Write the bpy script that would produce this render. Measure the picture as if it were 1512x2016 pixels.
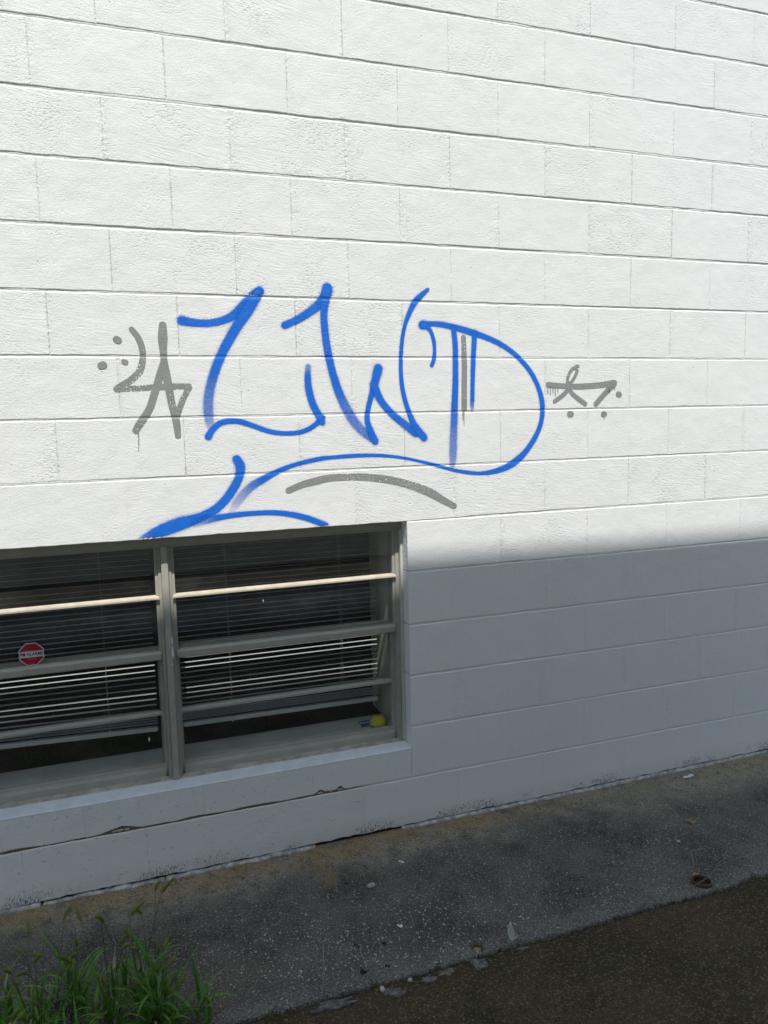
import bpy, bmesh, math, random
from mathutils import Matrix, Vector, noise
for o in list(bpy.data.objects):
    bpy.data.objects.remove(o)
S = bpy.context.scene
C = S.collection
# ------------------------------------------------------------------ camera
cam = bpy.data.cameras.new('camera')
cam.sensor_fit = 'HORIZONTAL'; cam.sensor_width = 36.0
cam.lens = 36.0 * 1525 / 1512
cam.clip_start = 0.02; cam.clip_end = 200
co = bpy.data.objects.new('camera', cam); C.objects.link(co)
_R, _F, _U = (0.941559, -0.335989, -0.024048), (0.33119, 0.936412, -0.115958), (0.06148, 0.101217, 0.992963)
co.matrix_world = Matrix(((_R[0], _U[0], -_F[0], 0.0709), (_R[1], _U[1], -_F[1], -2.7523), (_R[2], _U[2], -_F[2], 1.6193), (0, 0, 0, 1)))
S.camera = co
# ------------------------------------------------------------------ light
SUN_TRAVEL = Vector((0.176, 1.0, -1.83)).normalized()
w = bpy.data.worlds.new('World'); S.world = w; w.use_nodes = True
nt = w.node_tree; nt.nodes.clear()
sky = nt.nodes.new('ShaderNodeTexSky'); sky.sky_type = 'NISHITA'; sky.sun_disc = False
sky.sun_elevation = math.asin(-SUN_TRAVEL.z); sky.sun_rotation = math.radians(190.0)
sky.air_density = 1.0; sky.dust_density = 1.4; sky.ozone_density = 0.6
bg = nt.nodes.new('ShaderNodeBackground'); bg.inputs['Strength'].default_value = 0.115
wo = nt.nodes.new('ShaderNodeOutputWorld')
tint = nt.nodes.new('ShaderNodeMix'); tint.data_type = 'RGBA'; tint.blend_type = 'MULTIPLY'   # the camera's white balance: a slightly greener blue
tint.inputs[0].default_value = 1.0; tint.inputs[7].default_value = (0.95, 1.015, 0.99, 1.0)
nt.links.new(sky.outputs[0], tint.inputs[6]); nt.links.new(tint.outputs[2], bg.inputs[0]); nt.links.new(bg.outputs[0], wo.inputs[0])
sd = bpy.data.lights.new('sun', 'SUN'); sd.energy = 3.9; sd.angle = math.radians(0.47); sd.color = (1.0, 0.970, 0.925)
so = bpy.data.objects.new('sun', sd); C.objects.link(so)
so.rotation_euler = SUN_TRAVEL.to_track_quat('-Z', 'Y').to_euler(); so.location = (-1, -6, 12)
S.view_settings.view_transform = 'Standard'; S.view_settings.look = 'None'
S.view_settings.exposure = 0.38; S.view_settings.gamma = 1.0; S.view_settings.use_curve_mapping = False
S.cycles.max_bounces = 10; S.cycles.diffuse_bounces = 5; S.cycles.transparent_max_bounces = 24
# ------------------------------------------------------------------ helpers
def link(name, me, mat=None, parent=None, loc=None, kind=None):
    o = bpy.data.objects.new(name, me); C.objects.link(o)
    if mat is not None and me is not None and not me.materials: me.materials.append(mat)
    if parent is not None: o.parent = parent
    if loc is not None: o.location = loc
    if kind: o['kind'] = kind
    return o
def tag(o, label, cat, group=None):
    o['label'] = label; o['category'] = cat
    if group: o['group'] = group
    return o
def thing(name, label, cat, loc=(0, 0, 0), group=None):
    o = bpy.data.objects.new(name, None); C.objects.link(o); o.location = loc
    return tag(o, label, cat, group)
def mesh(name, vs, fs, smooth=False):
    me = bpy.data.meshes.new(name); me.from_pydata(vs, [], fs); me.update()
    if smooth:
        for p in me.polygons: p.use_smooth = True
    return me
def bm_mesh(name, bm, smooth=False):
    bmesh.ops.recalc_face_normals(bm, faces=bm.faces)
    me = bpy.data.meshes.new(name); bm.to_mesh(me); bm.free()
    if smooth:
        for p in me.polygons: p.use_smooth = True
    return me
def box_bm(bm, x0, x1, y0, y1, z0, z1):
    v = [bm.verts.new(p) for p in ((x0, y0, z0), (x1, y0, z0), (x1, y1, z0), (x0, y1, z0), (x0, y0, z1), (x1, y0, z1), (x1, y1, z1), (x0, y1, z1))]
    for f in ((0, 1, 2, 3), (4, 5, 6, 7), (0, 1, 5, 4), (1, 2, 6, 5), (2, 3, 7, 6), (3, 0, 4, 7)): bm.faces.new([v[i] for i in f])
def box(name, x0, x1, y0, y1, z0, z1, mat, parent=None, bev=0.0015, seg=2):
    bm = bmesh.new(); box_bm(bm, x0, x1, y0, y1, z0, z1)
    if bev: bmesh.ops.bevel(bm, geom=bm.edges[:], offset=bev, segments=seg, affect='EDGES')
    return link(name, bm_mesh(name, bm), mat, parent)
def prism_x(name, x0, x1, prof, mat, parent=None, end=0.0):
    """profile of (y, z) swept along x; 'end' tapers the front of both ends to a point"""
    n = len(prof); ys = [p[0] for p in prof]; ymax = max(ys); ymin = min(ys)
    vs = []
    for s, x in ((1, x0), (-1, x1)):
        for y, z in prof:
            k = (ymax - y) / max(1e-6, ymax - ymin)
            vs.append((x - s * end * k, y, z))
    fs = [(i, (i + 1) % n, n + (i + 1) % n, n + i) for i in range(n)] + [tuple(range(n)), tuple(range(2 * n - 1, n - 1, -1))]
    bm = bmesh.new(); bv = [bm.verts.new(v) for v in vs]
    for f in fs: bm.faces.new([bv[i] for i in f])
    return link(name, bm_mesh(name, bm), mat, parent)
def blob(name, r, mat, seed=0, flat=1.0, rough=0.25, sub=2, angular=False):
    bm = bmesh.new(); bmesh.ops.create_icosphere(bm, subdivisions=sub, radius=1.0)
    for v in bm.verts:
        k = 1 + rough * noise.noise(v.co * 1.3 + Vector((seed * 7.1, seed * 3.3, seed)))
        v.co = Vector((v.co.x * r[0] * k, v.co.y * r[1] * k, v.co.z * r[2] * k * flat))
    return bm_mesh(name, bm, not angular)

class NT:
    def __init__(s, tree): s.t = tree
    def n(s, typ, ins=None, **props):
        nd = s.t.nodes.new('ShaderNode' + typ)
        for k, v in props.items(): setattr(nd, k, v)
        for k, v in (ins or {}).items():
            if isinstance(v, bpy.types.NodeSocket): s.t.links.new(v, nd.inputs[k])
            else: nd.inputs[k].default_value = v
        return nd
    def m(s, op, a, b=0.0, c=0.0, clamp=False):
        return s.n('Math', {0: a, 1: b, 2: c}, operation=op, use_clamp=clamp).outputs[0]
    def sstep(s, x, lo, hi, a=0.0, b=1.0):
        return s.n('MapRange', {'Value': x, 'From Min': lo, 'From Max': hi, 'To Min': a, 'To Max': b}, interpolation_type='SMOOTHSTEP').outputs[0]
    def vec(s, x, y, z): return s.n('CombineXYZ', {0: x, 1: y, 2: z}).outputs[0]
    def noise(s, v, scale, detail=2.0, rough=0.5, dist=0.0):
        return s.n('TexNoise', {'Vector': v, 'Scale': scale, 'Detail': detail, 'Roughness': rough, 'Distortion': dist}).outputs[0]
    def mix(s, f, a, b):
        nd = s.n('Mix', None, data_type='RGBA')
        for k, v in ((0, f), (6, a), (7, b)):
            if isinstance(v, bpy.types.NodeSocket): s.t.links.new(v, nd.inputs[k])
            else: nd.inputs[k].default_value = v if k == 0 else tuple(v) + ((1.0,) if len(v) == 3 else ())
        return nd.outputs[2]
    def pos(s):
        g = s.n('NewGeometry'); x = s.n('SeparateXYZ', {0: g.outputs['Position']})
        return g.outputs['Position'], x.outputs[0], x.outputs[1], x.outputs[2]
def material(name):
    m = bpy.data.materials.new(name); m.use_nodes = True
    t = m.node_tree; t.nodes.clear()
    q = NT(t); out = q.n('OutputMaterial')
    return m, q, out
def principled(q, out, col, rough=0.5, normal=None, spec=0.5, metal=0.0):
    p = q.n('BsdfPrincipled')
    for k, v in (('Base Color', col), ('Roughness', rough), ('Specular IOR Level', spec), ('Metallic', metal), ('Normal', normal)):
        if v is None: continue
        if isinstance(v, bpy.types.NodeSocket): q.t.links.new(v, p.inputs[k])
        elif k == 'Base Color': p.inputs[k].default_value = tuple(v) + (1.0,)
        else: p.inputs[k].default_value = v
    q.t.links.new(p.outputs[0], out.inputs[0])
    return p
def simple(name, col, rough=0.5, var=0.12, scale=30.0, bump=0.0003, bscale=150.0, spec=0.5, metal=0.0, dark=0.5):
    m, q, out = material(name)
    P, x, y, z = q.pos()
    f = q.noise(P, scale, 4, 0.6)
    c = q.mix(q.sstep(f, 0.35, 0.7), tuple(k * (1 - var) for k in col), tuple(min(1, k * (1 + var)) for k in col))
    f2 = q.noise(P, scale * 6, 3, 0.65)
    c = q.mix(q.sstep(f2, 0.62, 0.78, 0.0, dark), c, tuple(k * 0.45 for k in col))
    nm = None
    if bump:
        h = q.m('MULTIPLY', q.noise(P, bscale, 3, 0.6), bump)
        nm = q.n('Bump', {'Height': h, 'Strength': 1.0, 'Distance': 1.0}).outputs[0]
    principled(q, out, c, rough, nm, spec, metal)
    return m

# ------------------------------------------------------------------ wall lattice (metres)
PITCH = 0.2062; Z0 = 0.2075; BX = 0.729; BL = 0.4064
BED = {0: 0.2075, 1: 0.4170, 2: 0.6238, 3: 0.8300, 4: 1.0408, 5: 1.2395, 6: 1.4475, 7: 1.6520, 8: 1.8570, 9: 2.0637, 10: 2.2709, 11: 2.4766, 12: 2.6798, 13: 2.8879, 14: 3.0949}
for k in range(15, 24): BED[k] = BED[14] + (k - 14) * PITCH
BED[-1] = 0.008
def bed_z(k): return BED[k]
GAP = {k: 0.0030 for k in range(-1, 24)}
GAP.update({0: 0.0020, 1: 0.0017, 2: 0.0021, 3: 0.0021, 4: 0.0018, 5: 0.0021, 6: 0.0017, 7: 0.0016, 8: 0.0019, 9: 0.0020, 10: 0.0029, 11: 0.0026, 12: 0.0031, 13: 0.0028})
WIN_X0, WIN_X1, WIN_Z0, WIN_Z1 = -0.69, 1.137, 0.331, 1.2375
def joint_depth(k): return 0.0042 if k >= 9 else 0.0028
def joint_y(k, x):
    """depth of the painted-over mortar in bed k: it wanders, nearly flush in places"""
    v = 0.5 + 0.9 * noise.noise(Vector((x * 2.3, k * 7.7, 1))) + 0.45 * noise.noise(Vector((x * 11, k * 3.1, 2))) + 0.25 * noise.noise(Vector((x * 45, k * 1.3, 4)))
    return joint_depth(k) * (0.30 + 0.70 * max(0.0, min(1.0, v)))
def groove_y(x, z):
    """how far the wall face lies back at (x, z): bed joints only"""
    best = 0.0
    for k in range(0, 23):
        d = z - BED[k]
        if abs(d) < 0.02:
            g = GAP[k] + 0.0008 * noise.noise(Vector((x * 9, k * 5.3, 0)))
            if abs(d) <= g: best = joint_y(k, x)
            elif -g - 0.006 < d < -g: best = joint_depth(k) * (1 - (-g - d) / 0.006) * 0.8
            elif g < d < g + 0.002: best = joint_depth(k) * (1 - (d - g) / 0.002) * 0.5
    return best

# ------------------------------------------------------------------ materials
def wall_relief(q):
    P, x, y, z = q.pos()
    row = q.m('FLOOR', q.m('DIVIDE', q.m('SUBTRACT', z, Z0), PITCH))
    par = q.m('MODULO', q.m('ADD', row, 40.0), 2.0)
    cu = q.m('ADD', q.m('DIVIDE', q.m('SUBTRACT', x, BX), BL), q.m('MULTIPLY', par, 0.5))
    col = q.m('FLOOR', cu); u = q.m('FRACT', cu)
    wn = q.n('TexWhiteNoise', {'Vector': q.vec(q.m('ADD', col, 0.37), q.m('ADD', row, 0.61), 0.2)}, noise_dimensions='3D')
    r = wn.outputs['Value']; rc = q.n('SeparateColor', {0: wn.outputs['Color']})
    r2, r3 = rc.outputs[1], rc.outputs[2]
    sh = q.m('MULTIPLY', r, 37.0)
    lowv = q.n('VectorMath', {0: P, 1: (3.0, 3.0, 3.0)}, operation='MULTIPLY').outputs[0]
    bend = q.m('MULTIPLY', q.m('SUBTRACT', q.noise(q.vec(q.m('ADD', x, sh), 0.0, z), 3.5, 2), 0.5), 0.07)
    slope = q.m('MULTIPLY', q.m('SUBTRACT', r2, 0.5), 0.45)
    zz = q.m('ADD', q.m('ADD', z, bend), q.m('MULTIPLY', x, slope))
    bv = q.vec(q.m('ADD', q.m('MULTIPLY', x, 7.0), sh), 0.0, q.m('MULTIPLY', zz, 150.0))
    brush = q.noise(bv, 1.0, 4, 0.62, 0.25)
    bv2 = q.vec(q.m('ADD', q.m('MULTIPLY', x, 11.0), sh), 3.0, q.m('MULTIPLY', q.m('ADD', zz, q.m('MULTIPLY', x, 0.35)), 95.0))
    brush2 = q.noise(bv2, 1.0, 3, 0.6, 0.4)
    sv = q.vec(q.m('MULTIPLY', x, 70.0), 0.0, q.m('MULTIPLY', q.m('ADD', z, q.m('MULTIPLY', bend, 0.5)), 150.0))
    st = q.m('ADD', q.sstep(q.noise(sv, 1.0, 4, 0.62), 0.34, 0.50), q.m('MULTIPLY', q.noise(P, 120.0, 3, 0.6), 0.5))
    patch = q.m('ADD', q.noise(P, 7.0, 3, 0.6), q.m('MULTIPLY', q.m('SUBTRACT', r3, 0.5), 0.14))
    m = q.sstep(patch, 0.42, 0.66)
    amp = q.m('ADD', 0.45, q.m('MULTIPLY', r2, 0.8))
    quiet = q.sstep(q.noise(P, 2.6, 2), 0.35, 0.6, 0.35, 1.0)
    shade = q.sstep(z, 0.75, 1.25, 0.8, 1.0)          # the low courses carry thicker, smoother paint
    hb = q.m('ADD', q.m('MULTIPLY', brush, 0.0013), q.m('MULTIPLY', brush2, 0.0008))
    hs = q.m('MULTIPLY', st, 0.00105)
    nd = q.n('Mix', {0: m, 2: hb, 3: hs}); h = nd.outputs[0]
    h = q.m('MULTIPLY', q.m('MULTIPLY', h, amp), q.m('MULTIPLY', quiet, shade))
    h = q.m('ADD', h, q.m('MULTIPLY', q.noise(P, 170.0, 4, 0.7), 0.0011))
    h = q.m('ADD', h, q.m('MULTIPLY', q.noise(P, 11.0, 2), 0.0030))
    # lumpy paint and mortar at the head joints
    du = q.m('MULTIPLY', q.m('MINIMUM', u, q.m('SUBTRACT', 1.0, u)), BL)
    edge = q.sstep(du, 0.0, q.m('ADD', 0.010, q.m('MULTIPLY', r3, 0.03)), 1.0, 0.0)
    lump = q.noise(q.vec(q.m('MULTIPLY', x, 85.0), 0.0, q.m('MULTIPLY', z, 60.0)), 1.0, 3, 0.65)
    h = q.m('ADD', h, q.m('MULTIPLY', q.m('MULTIPLY', q.m('MULTIPLY', edge, lump), 0.0044), q.m('MULTIPLY', r2, shade)))
    blis = q.sstep(q.noise(P, 48.0, 3, 0.6), 0.60, 0.70)
    h = q.m('ADD', h, q.m('MULTIPLY', q.m('MULTIPLY', blis, q.sstep(z, 0.30, 0.38, 0.0020, 0.0)), q.sstep(q.m('ADD', x, q.m('MULTIPLY', q.noise(P, 4.0, 2), 0.8)), 1.1, 1.5, 1.0, 0.1)))
    lowq = q.m('MAXIMUM', q.sstep(z, 1.0, 1.06), q.sstep(x, 1.12, 1.2, 0.8, 0.18))
    gr = q.m('MULTIPLY', q.sstep(q.m('ADD', du, q.m('MULTIPLY', q.m('SUBTRACT', q.noise(P, 70.0, 3, 0.6), 0.5), 0.006)), 0.0006, 0.0034, 1.0, 0.0), q.sstep(q.noise(P, 24.0, 3, 0.6), 0.36, 0.60, 0.08, 1.0))
    lintel = q.m('MULTIPLY', q.m('MULTIPLY', q.sstep(z, 1.2, 1.21), q.sstep(z, 1.446, 1.45, 1.0, 0.0)), q.sstep(x, 1.39, 1.395, 1.0, 0.0))
    gr = q.m('MULTIPLY', gr, q.m('SUBTRACT', 1.0, lintel))
    h = q.m('SUBTRACT', h, q.m('MULTIPLY', q.m('MULTIPLY', gr, lowq), 0.0012))
    # small chips and holes
    pits = q.n('TexVoronoi', {'Vector': P, 'Scale': 16.0, 'Randomness': 1.0})
    pit = q.sstep(pits.outputs['Distance'], 0.02, 0.05, 1.0, 0.0)
    h = q.m('SUBTRACT', h, q.m('MULTIPLY', pit, 0.0012))
    return h, P, x, z, r, pit
def make_wall_paint():
    M, q, out = material('white_wall_paint')
    h, P, x, z, r, pit = wall_relief(q)
    nm = q.n('Bump', {'Height': h, 'Strength': 1.0, 'Distance': 1.1}).outputs[0]
    c = q.mix(q.noise(P, 3.0, 3), (0.765, 0.77, 0.76), (0.81, 0.812, 0.80))
    c = q.mix(q.m('MULTIPLY', q.sstep(q.noise(P, 55.0, 4, 0.7), 0.6, 0.8), 0.12), c, (0.5, 0.49, 0.46))
    c = q.mix(q.m('MULTIPLY', pit, 0.3), c, (0.25, 0.24, 0.22))
    # mildew and splash dirt near the ground
    fl = q.noise(q.vec(q.m('MULTIPLY', x, 260.0), 0.0, q.m('MULTIPLY', z, 75.0)), 1.0, 3, 0.6)
    lowm = q.sstep(z, 0.015, 0.10, 1.0, 0.0)
    bl = q.sstep(q.noise(P, 9.0, 3), 0.42, 0.62)
    d = q.m('MULTIPLY', q.sstep(q.m('ADD', fl, q.m('MULTIPLY', lowm, 0.22)), 0.70, 0.78), q.m('MULTIPLY', q.sstep(z, 0.03, 0.16, 1.0, 0.0), bl))
    c = q.mix(q.m('MULTIPLY', d, 0.85), c, (0.05, 0.05, 0.045))
    c = q.mix(q.m('MULTIPLY', q.sstep(z, 0.0, 0.09, 0.35, 0.0), q.noise(P, 30, 3)), c, (0.22, 0.21, 0.17))
    principled(q, out, c, 0.5, nm, 0.35)
    return M
def make_mortar():
    M, q, out = material('painted_mortar')
    P, x, y, z = q.pos()
    nm = q.n('Bump', {'Height': q.m('MULTIPLY', q.noise(P, 120, 4, 0.65), 0.003), 'Strength': 0.7, 'Distance': 1.0}).outputs[0]
    bare = q.m('MULTIPLY', q.sstep(x, 0.85, 1.02, 1.0, 0.0), q.m('MULTIPLY', q.sstep(z, 0.17, 0.19), q.sstep(z, 0.235, 0.25, 1.0, 0.0)))
    bare = q.m('MULTIPLY', bare, q.sstep(q.noise(P, 14, 3), 0.18, 0.36))
    c = q.mix(bare, (0.72, 0.72, 0.70), q.mix(q.noise(P, 160, 3), (0.08, 0.06, 0.04), (0.24, 0.19, 0.125)))
    base = q.sstep(z, 0.012, 0.02, 1.0, 0.0)
    c = q.mix(base, c, (0.02, 0.019, 0.017))
    principled(q, out, c, 0.75, nm, 0.2)
    return M
def make_spray(name, col, speck, soft):
    M, q, out = material(name)
    h, P, x, z, r, pit = wall_relief(q)
    nm = q.n('Bump', {'Height': h, 'Strength': 1.0, 'Distance': 1.0}).outputs[0]
    p = q.n('BsdfPrincipled', {'Roughness': 0.42, 'Specular IOR Level': 0.35, 'Normal': nm})
    f = q.noise(P, 24.0, 3)
    c = q.mix(f, tuple(k * 0.88 for k in col), tuple(min(1, k * 1.12) for k in col))
    q.t.links.new(c, p.inputs['Base Color'])
    at = q.n('Attribute', attribute_name='cover'); s3 = q.n('SeparateColor', {0: at.outputs['Color']})
    v, op = s3.outputs[0], s3.outputs[1]            # v: 0 at the middle of the stroke, 1 at its rim
    grain = q.noise(P, 420.0, 2, 0.7); lumps = q.noise(P, 90.0, 3, 0.6)
    vc = q.m('MULTIPLY', v, 1.30 if not speck else 1.0)
    rim = q.m('ADD', vc, q.m('MULTIPLY', q.m('SUBTRACT', grain, 0.5), soft * 0.9))
    rim = q.m('ADD', rim, q.m('MULTIPLY', q.m('SUBTRACT', lumps, 0.5), 0.12))
    a = q.sstep(rim, 0.86 - soft, 0.90, 1.0, 0.0)
    thin = q.sstep(q.noise(P, 230.0, 3, 0.7), 0.3, 0.6, 0.72, 1.12)
    o2 = q.n('Mix', {0: q.sstep(op, 0.85, 1.0), 2: q.m('MULTIPLY', q.m('MULTIPLY', op, thin), 0.85), 3: 1.0}).outputs[0]
    a = q.m('MULTIPLY', a, o2)
    if not speck:
        dust = q.m('MULTIPLY', q.sstep(v, 0.62, 1.0, 0.55, 0.0), q.sstep(q.noise(P, 520.0, 2, 0.6), 0.50, 0.66))
        a = q.m('MAXIMUM', a, q.m('MULTIPLY', dust, q.m('MULTIPLY', op, 0.7)))
    if speck:
        pv = q.vec(q.m('MULTIPLY', x, 150.0), 0.0, q.m('MULTIPLY', z, 210.0))
        region = q.sstep(q.noise(P, 9.0, 3), 0.30, 0.62, 0.1, 1.0)
        sp = q.sstep(q.m('ADD', q.noise(pv, 1.0, 3, 0.6), q.m('MULTIPLY', region, 0.14)), 0.66, 0.72)
        a = q.m('MULTIPLY', a, q.m('SUBTRACT', 1.0, q.m('MULTIPLY', sp, speck)))
    tr = q.n('BsdfTransparent')
    mx = q.n('MixShader', {0: a, 1: tr.outputs[0], 2: p.outputs[0]})
    q.t.links.new(mx.outputs[0], out.inputs[0])
    return M
def make_concrete():
    M, q, out = material('weathered_concrete')
    P, x, y, z = q.pos()
    n1 = q.noise(P, 4.2, 4, 0.6); n2 = q.noise(P, 26.0, 4, 0.65); n3 = q.noise(P, 170.0, 3, 0.7)
    c = q.mix(q.sstep(n1, 0.35, 0.66), (0.050, 0.047, 0.040), (0.128, 0.121, 0.104))
    c = q.mix(q.m('MULTIPLY', q.sstep(n2, 0.44, 0.68), 0.55), c, (0.19, 0.178, 0.150))
    # paler, cleaner strip along the wall and along the front edge
    strip = q.m('MULTIPLY', q.sstep(q.m('ADD', y, q.m('MULTIPLY', q.m('SUBTRACT', q.noise(P, 3.0, 3), 0.5), 0.35)), -0.30, -0.06), q.sstep(q.noise(P, 11, 4, 0.7), 0.3, 0.6))
    c = q.mix(q.m('MULTIPLY', strip, 0.85), c, (0.34, 0.305, 0.235))
    front = q.sstep(q.m('ADD', y, q.m('MULTIPLY', n2, 0.10)), -0.63, -0.72, 0.0, 0.75)
    c = q.mix(q.m('MULTIPLY', front, q.sstep(n3, 0.3, 0.6)), c, (0.19, 0.185, 0.17))
    right = q.m('MULTIPLY', q.sstep(x, 1.7, 2.6), q.sstep(y, -0.36, -0.12))
    c = q.mix(q.m('MULTIPLY', right, 0.75), c, (0.32, 0.29, 0.225))
    # ochre lichen stain by the wall
    ov = q.noise(P, 7.5, 4, 0.65)
    och = q.m('MULTIPLY', q.sstep(q.m('ADD', y, q.m('MULTIPLY', q.m('SUBTRACT', ov, 0.5), 0.22)), -0.17, -0.06), q.sstep(q.noise(P, 8.0, 4, 0.6), 0.35, 0.50))
    och = q.m('MULTIPLY', och, q.sstep(x, 1.35, 1.75, 1.0, 0.35))
    och = q.m('MULTIPLY', och, q.sstep(n3, 0.36, 0.56, 0.12, 1.0))
    c = q.mix(q.m('MULTIPLY', och, 0.85), c, (0.38, 0.25, 0.095))
    # rust run below the bolt hole
    rx = q.m('ABSOLUTE', q.m('ADD', q.m('SUBTRACT', x, 0.745), q.m('MULTIPLY', y, -0.10)))
    run = q.m('MULTIPLY', q.sstep(q.m('ADD', rx, q.m('MULTIPLY', q.m('SUBTRACT', n2, 0.5), 0.05)), 0.015, 0.05, 1.0, 0.0), q.sstep(y, -0.29, -0.25))
    c = q.mix(q.m('MULTIPLY', run, 0.55), c, (0.28, 0.19, 0.095))
    # dark algae streaks and flecks
    st = q.noise(q.vec(q.m('MULTIPLY', x, 60.0), q.m('MULTIPLY', y, 160.0), 0.0), 1.0, 3, 0.65)
    c = q.mix(q.m('MULTIPLY', q.sstep(st, 0.55, 0.70), q.sstep(q.noise(P, 6.5, 3), 0.35, 0.6, 0.25, 0.9)), c, (0.022, 0.021, 0.019))
    c = q.mix(q.m('MULTIPLY', q.sstep(n3, 0.54, 0.64), 0.8), c, (0.29, 0.28, 0.25))
    c = q.mix(q.m('MULTIPLY', q.sstep(q.noise(P, 210.0, 2, 0.6), 0.58, 0.68), 0.75), c, (0.02, 0.02, 0.018))
    wob = q.n('TexNoise', {'Vector': P, 'Scale': 160.0, 'Detail': 2.0})
    Pw = q.n('VectorMath', {0: P, 1: q.n('VectorMath', {0: wob.outputs['Color'], 1: (0.006, 0.006, 0.006)}, operation='MULTIPLY').outputs[0]}, operation='ADD').outputs[0]
    vo = q.n('TexVoronoi', {'Vector': Pw, 'Scale': 105.0, 'Randomness': 1.0}); vr = q.n('SeparateColor', {0: vo.outputs['Color']})
    worn = q.sstep(q.noise(P, 5.5, 3, 0.6), 0.40, 0.62, 0.15, 1.0)
    agg = q.m('MULTIPLY', q.sstep(vr.outputs[0], 0.62, 0.66), q.sstep(q.m('ADD', vo.outputs['Distance'], q.m('MULTIPLY', vr.outputs[2], 0.28)), 0.36, 0.50, 1.0, 0.0))
    c = q.mix(q.m('MULTIPLY', q.m('MULTIPLY', agg, worn), 0.85), c, q.mix(vr.outputs[1], (0.13, 0.12, 0.10), (0.46, 0.43, 0.37)))
    fl = q.noise(q.vec(q.m('MULTIPLY', x, 95.0), q.m('MULTIPLY', y, 260.0), 0.0), 1.0, 3, 0.7)
    c = q.mix(q.m('MULTIPLY', q.sstep(q.m('ADD', fl, q.m('MULTIPLY', q.m('SUBTRACT', n2, 0.5), 0.5)), 0.55, 0.63), 0.85), c, (0.018, 0.017, 0.015))
    h = q.m('ADD', q.m('ADD', q.m('MULTIPLY', n3, 0.0032), q.m('MULTIPLY', n2, 0.006)), q.m('MULTIPLY', agg, 0.0016))
    nm = q.n('Bump', {'Height': h, 'Strength': 0.9, 'Distance': 1.0}).outputs[0]
    principled(q, out, c, 0.85, nm, 0.25)
    return M
def make_asphalt():
    M, q, out = material('mossy_asphalt')
    P, x, y, z = q.pos()
    n1 = q.noise(P, 3.0, 4, 0.6); n2 = q.noise(P, 120.0, 4, 0.7); n3 = q.noise(P, 230.0, 2, 0.7)
    c = q.mix(q.sstep(n1, 0.36, 0.64), (0.043, 0.036, 0.020), (0.068, 0.052, 0.030))
    c = q.mix(q.sstep(q.noise(P, 8.0, 3), 0.5, 0.66, 0.0, 0.6), c, (0.036, 0.038, 0.018))
    c = q.mix(q.m('MULTIPLY', q.sstep(n2, 0.52, 0.66), 0.85), c, (0.16, 0.13, 0.07))
    c = q.mix(q.m('MULTIPLY', q.sstep(n3, 0.56, 0.7), 0.85), c, (0.008, 0.008, 0.006))
    v = q.n('TexVoronoi', {'Vector': P, 'Scale': 34.0}); rr = q.n('SeparateColor', {0: v.outputs['Color']}).outputs[0]
    sp = q.m('MULTIPLY', q.sstep(v.outputs['Distance'], 0.05, 0.09, 1.0, 0.0), q.sstep(rr, 0.9, 0.93))
    c = q.mix(sp, c, (0.3, 0.29, 0.26))
    vo = q.n('TexVoronoi', {'Vector': P, 'Scale': 125.0}); vr = q.n('SeparateColor', {0: vo.outputs['Color']})
    ag = q.sstep(vo.outputs['Distance'], 0.30, 0.50, 1.0, 0.0)
    c = q.mix(q.m('MULTIPLY', ag, q.sstep(vr.outputs[0], 0.66, 0.72, 0.0, 0.75)), c, q.mix(vr.outputs[1], (0.10, 0.08, 0.045), (0.22, 0.18, 0.11)))
    c = q.mix(q.m('MULTIPLY', q.sstep(vr.outputs[2], 0.6, 0.66), q.m('MULTIPLY', ag, 0.8)), c, (0.010, 0.010, 0.008))
    h = q.m('ADD', q.m('ADD', q.m('MULTIPLY', n2, 0.0035), q.m('MULTIPLY', n3, 0.0015)), q.m('MULTIPLY', ag, 0.0015))
    nm = q.n('Bump', {'Height': h, 'Strength': 1.0, 'Distance': 1.0}).outputs[0]
    principled(q, out, c, 0.9, nm, 0.2)
    return M
def make_glass():
    M, q, out = material('dusty_window_glass')
    P, x, y, z = q.pos()
    fa = q.n('LayerWeight', {'Blend': 0.5}).outputs['Facing']        # Schlick's curve, the same from both sides of the pane
    f = q.m('ADD', 0.046, q.m('MULTIPLY', q.m('POWER', fa, 5.0), 0.9), clamp=True)
    gl = q.n('BsdfGlossy', {'Color': (1, 1, 1, 1), 'Roughness': 0.015})
    tr = q.n('BsdfTransparent', {'Color': (0.95, 0.965, 0.96, 1)})
    a = q.n('MixShader', {0: f, 1: tr.outputs[0], 2: gl.outputs[0]})
    df = q.n('BsdfDiffuse', {'Color': (0.55, 0.54, 0.5, 1)})
    dust = q.m('ADD', 0.014, q.m('MULTIPLY', q.sstep(q.noise(P, 8.0, 4, 0.65), 0.45, 0.75), 0.022))
    b = q.n('MixShader', {0: dust, 1: a.outputs[0], 2: df.outputs[0]})
    q.t.links.new(b.outputs[0], out.inputs[0])
    return M
def make_leaf(name, a, b):
    M, q, out = material(name)
    P, x, y, z = q.pos(); oi = q.n('ObjectInfo')
    c = q.mix(oi.outputs['Random'], a, b)
    c = q.mix(q.sstep(q.noise(P, 60, 3), 0.5, 0.75, 0, 0.5), c, tuple(k * 0.6 for k in a))
    p = q.n('BsdfPrincipled', {'Roughness': 0.5, 'Specular IOR Level': 0.3}); q.t.links.new(c, p.inputs['Base Color'])
    tl = q.n('BsdfTranslucent'); q.t.links.new(c, tl.inputs['Color'])
    mx = q.n('MixShader', {0: 0.3, 1: p.outputs[0], 2: tl.outputs[0]}); q.t.links.new(mx.outputs[0], out.inputs[0])
    return M
WALL = make_wall_paint(); MORTAR = make_mortar(); CONC = make_concrete(); ASPH = make_asphalt(); GLASS = make_glass()
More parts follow.
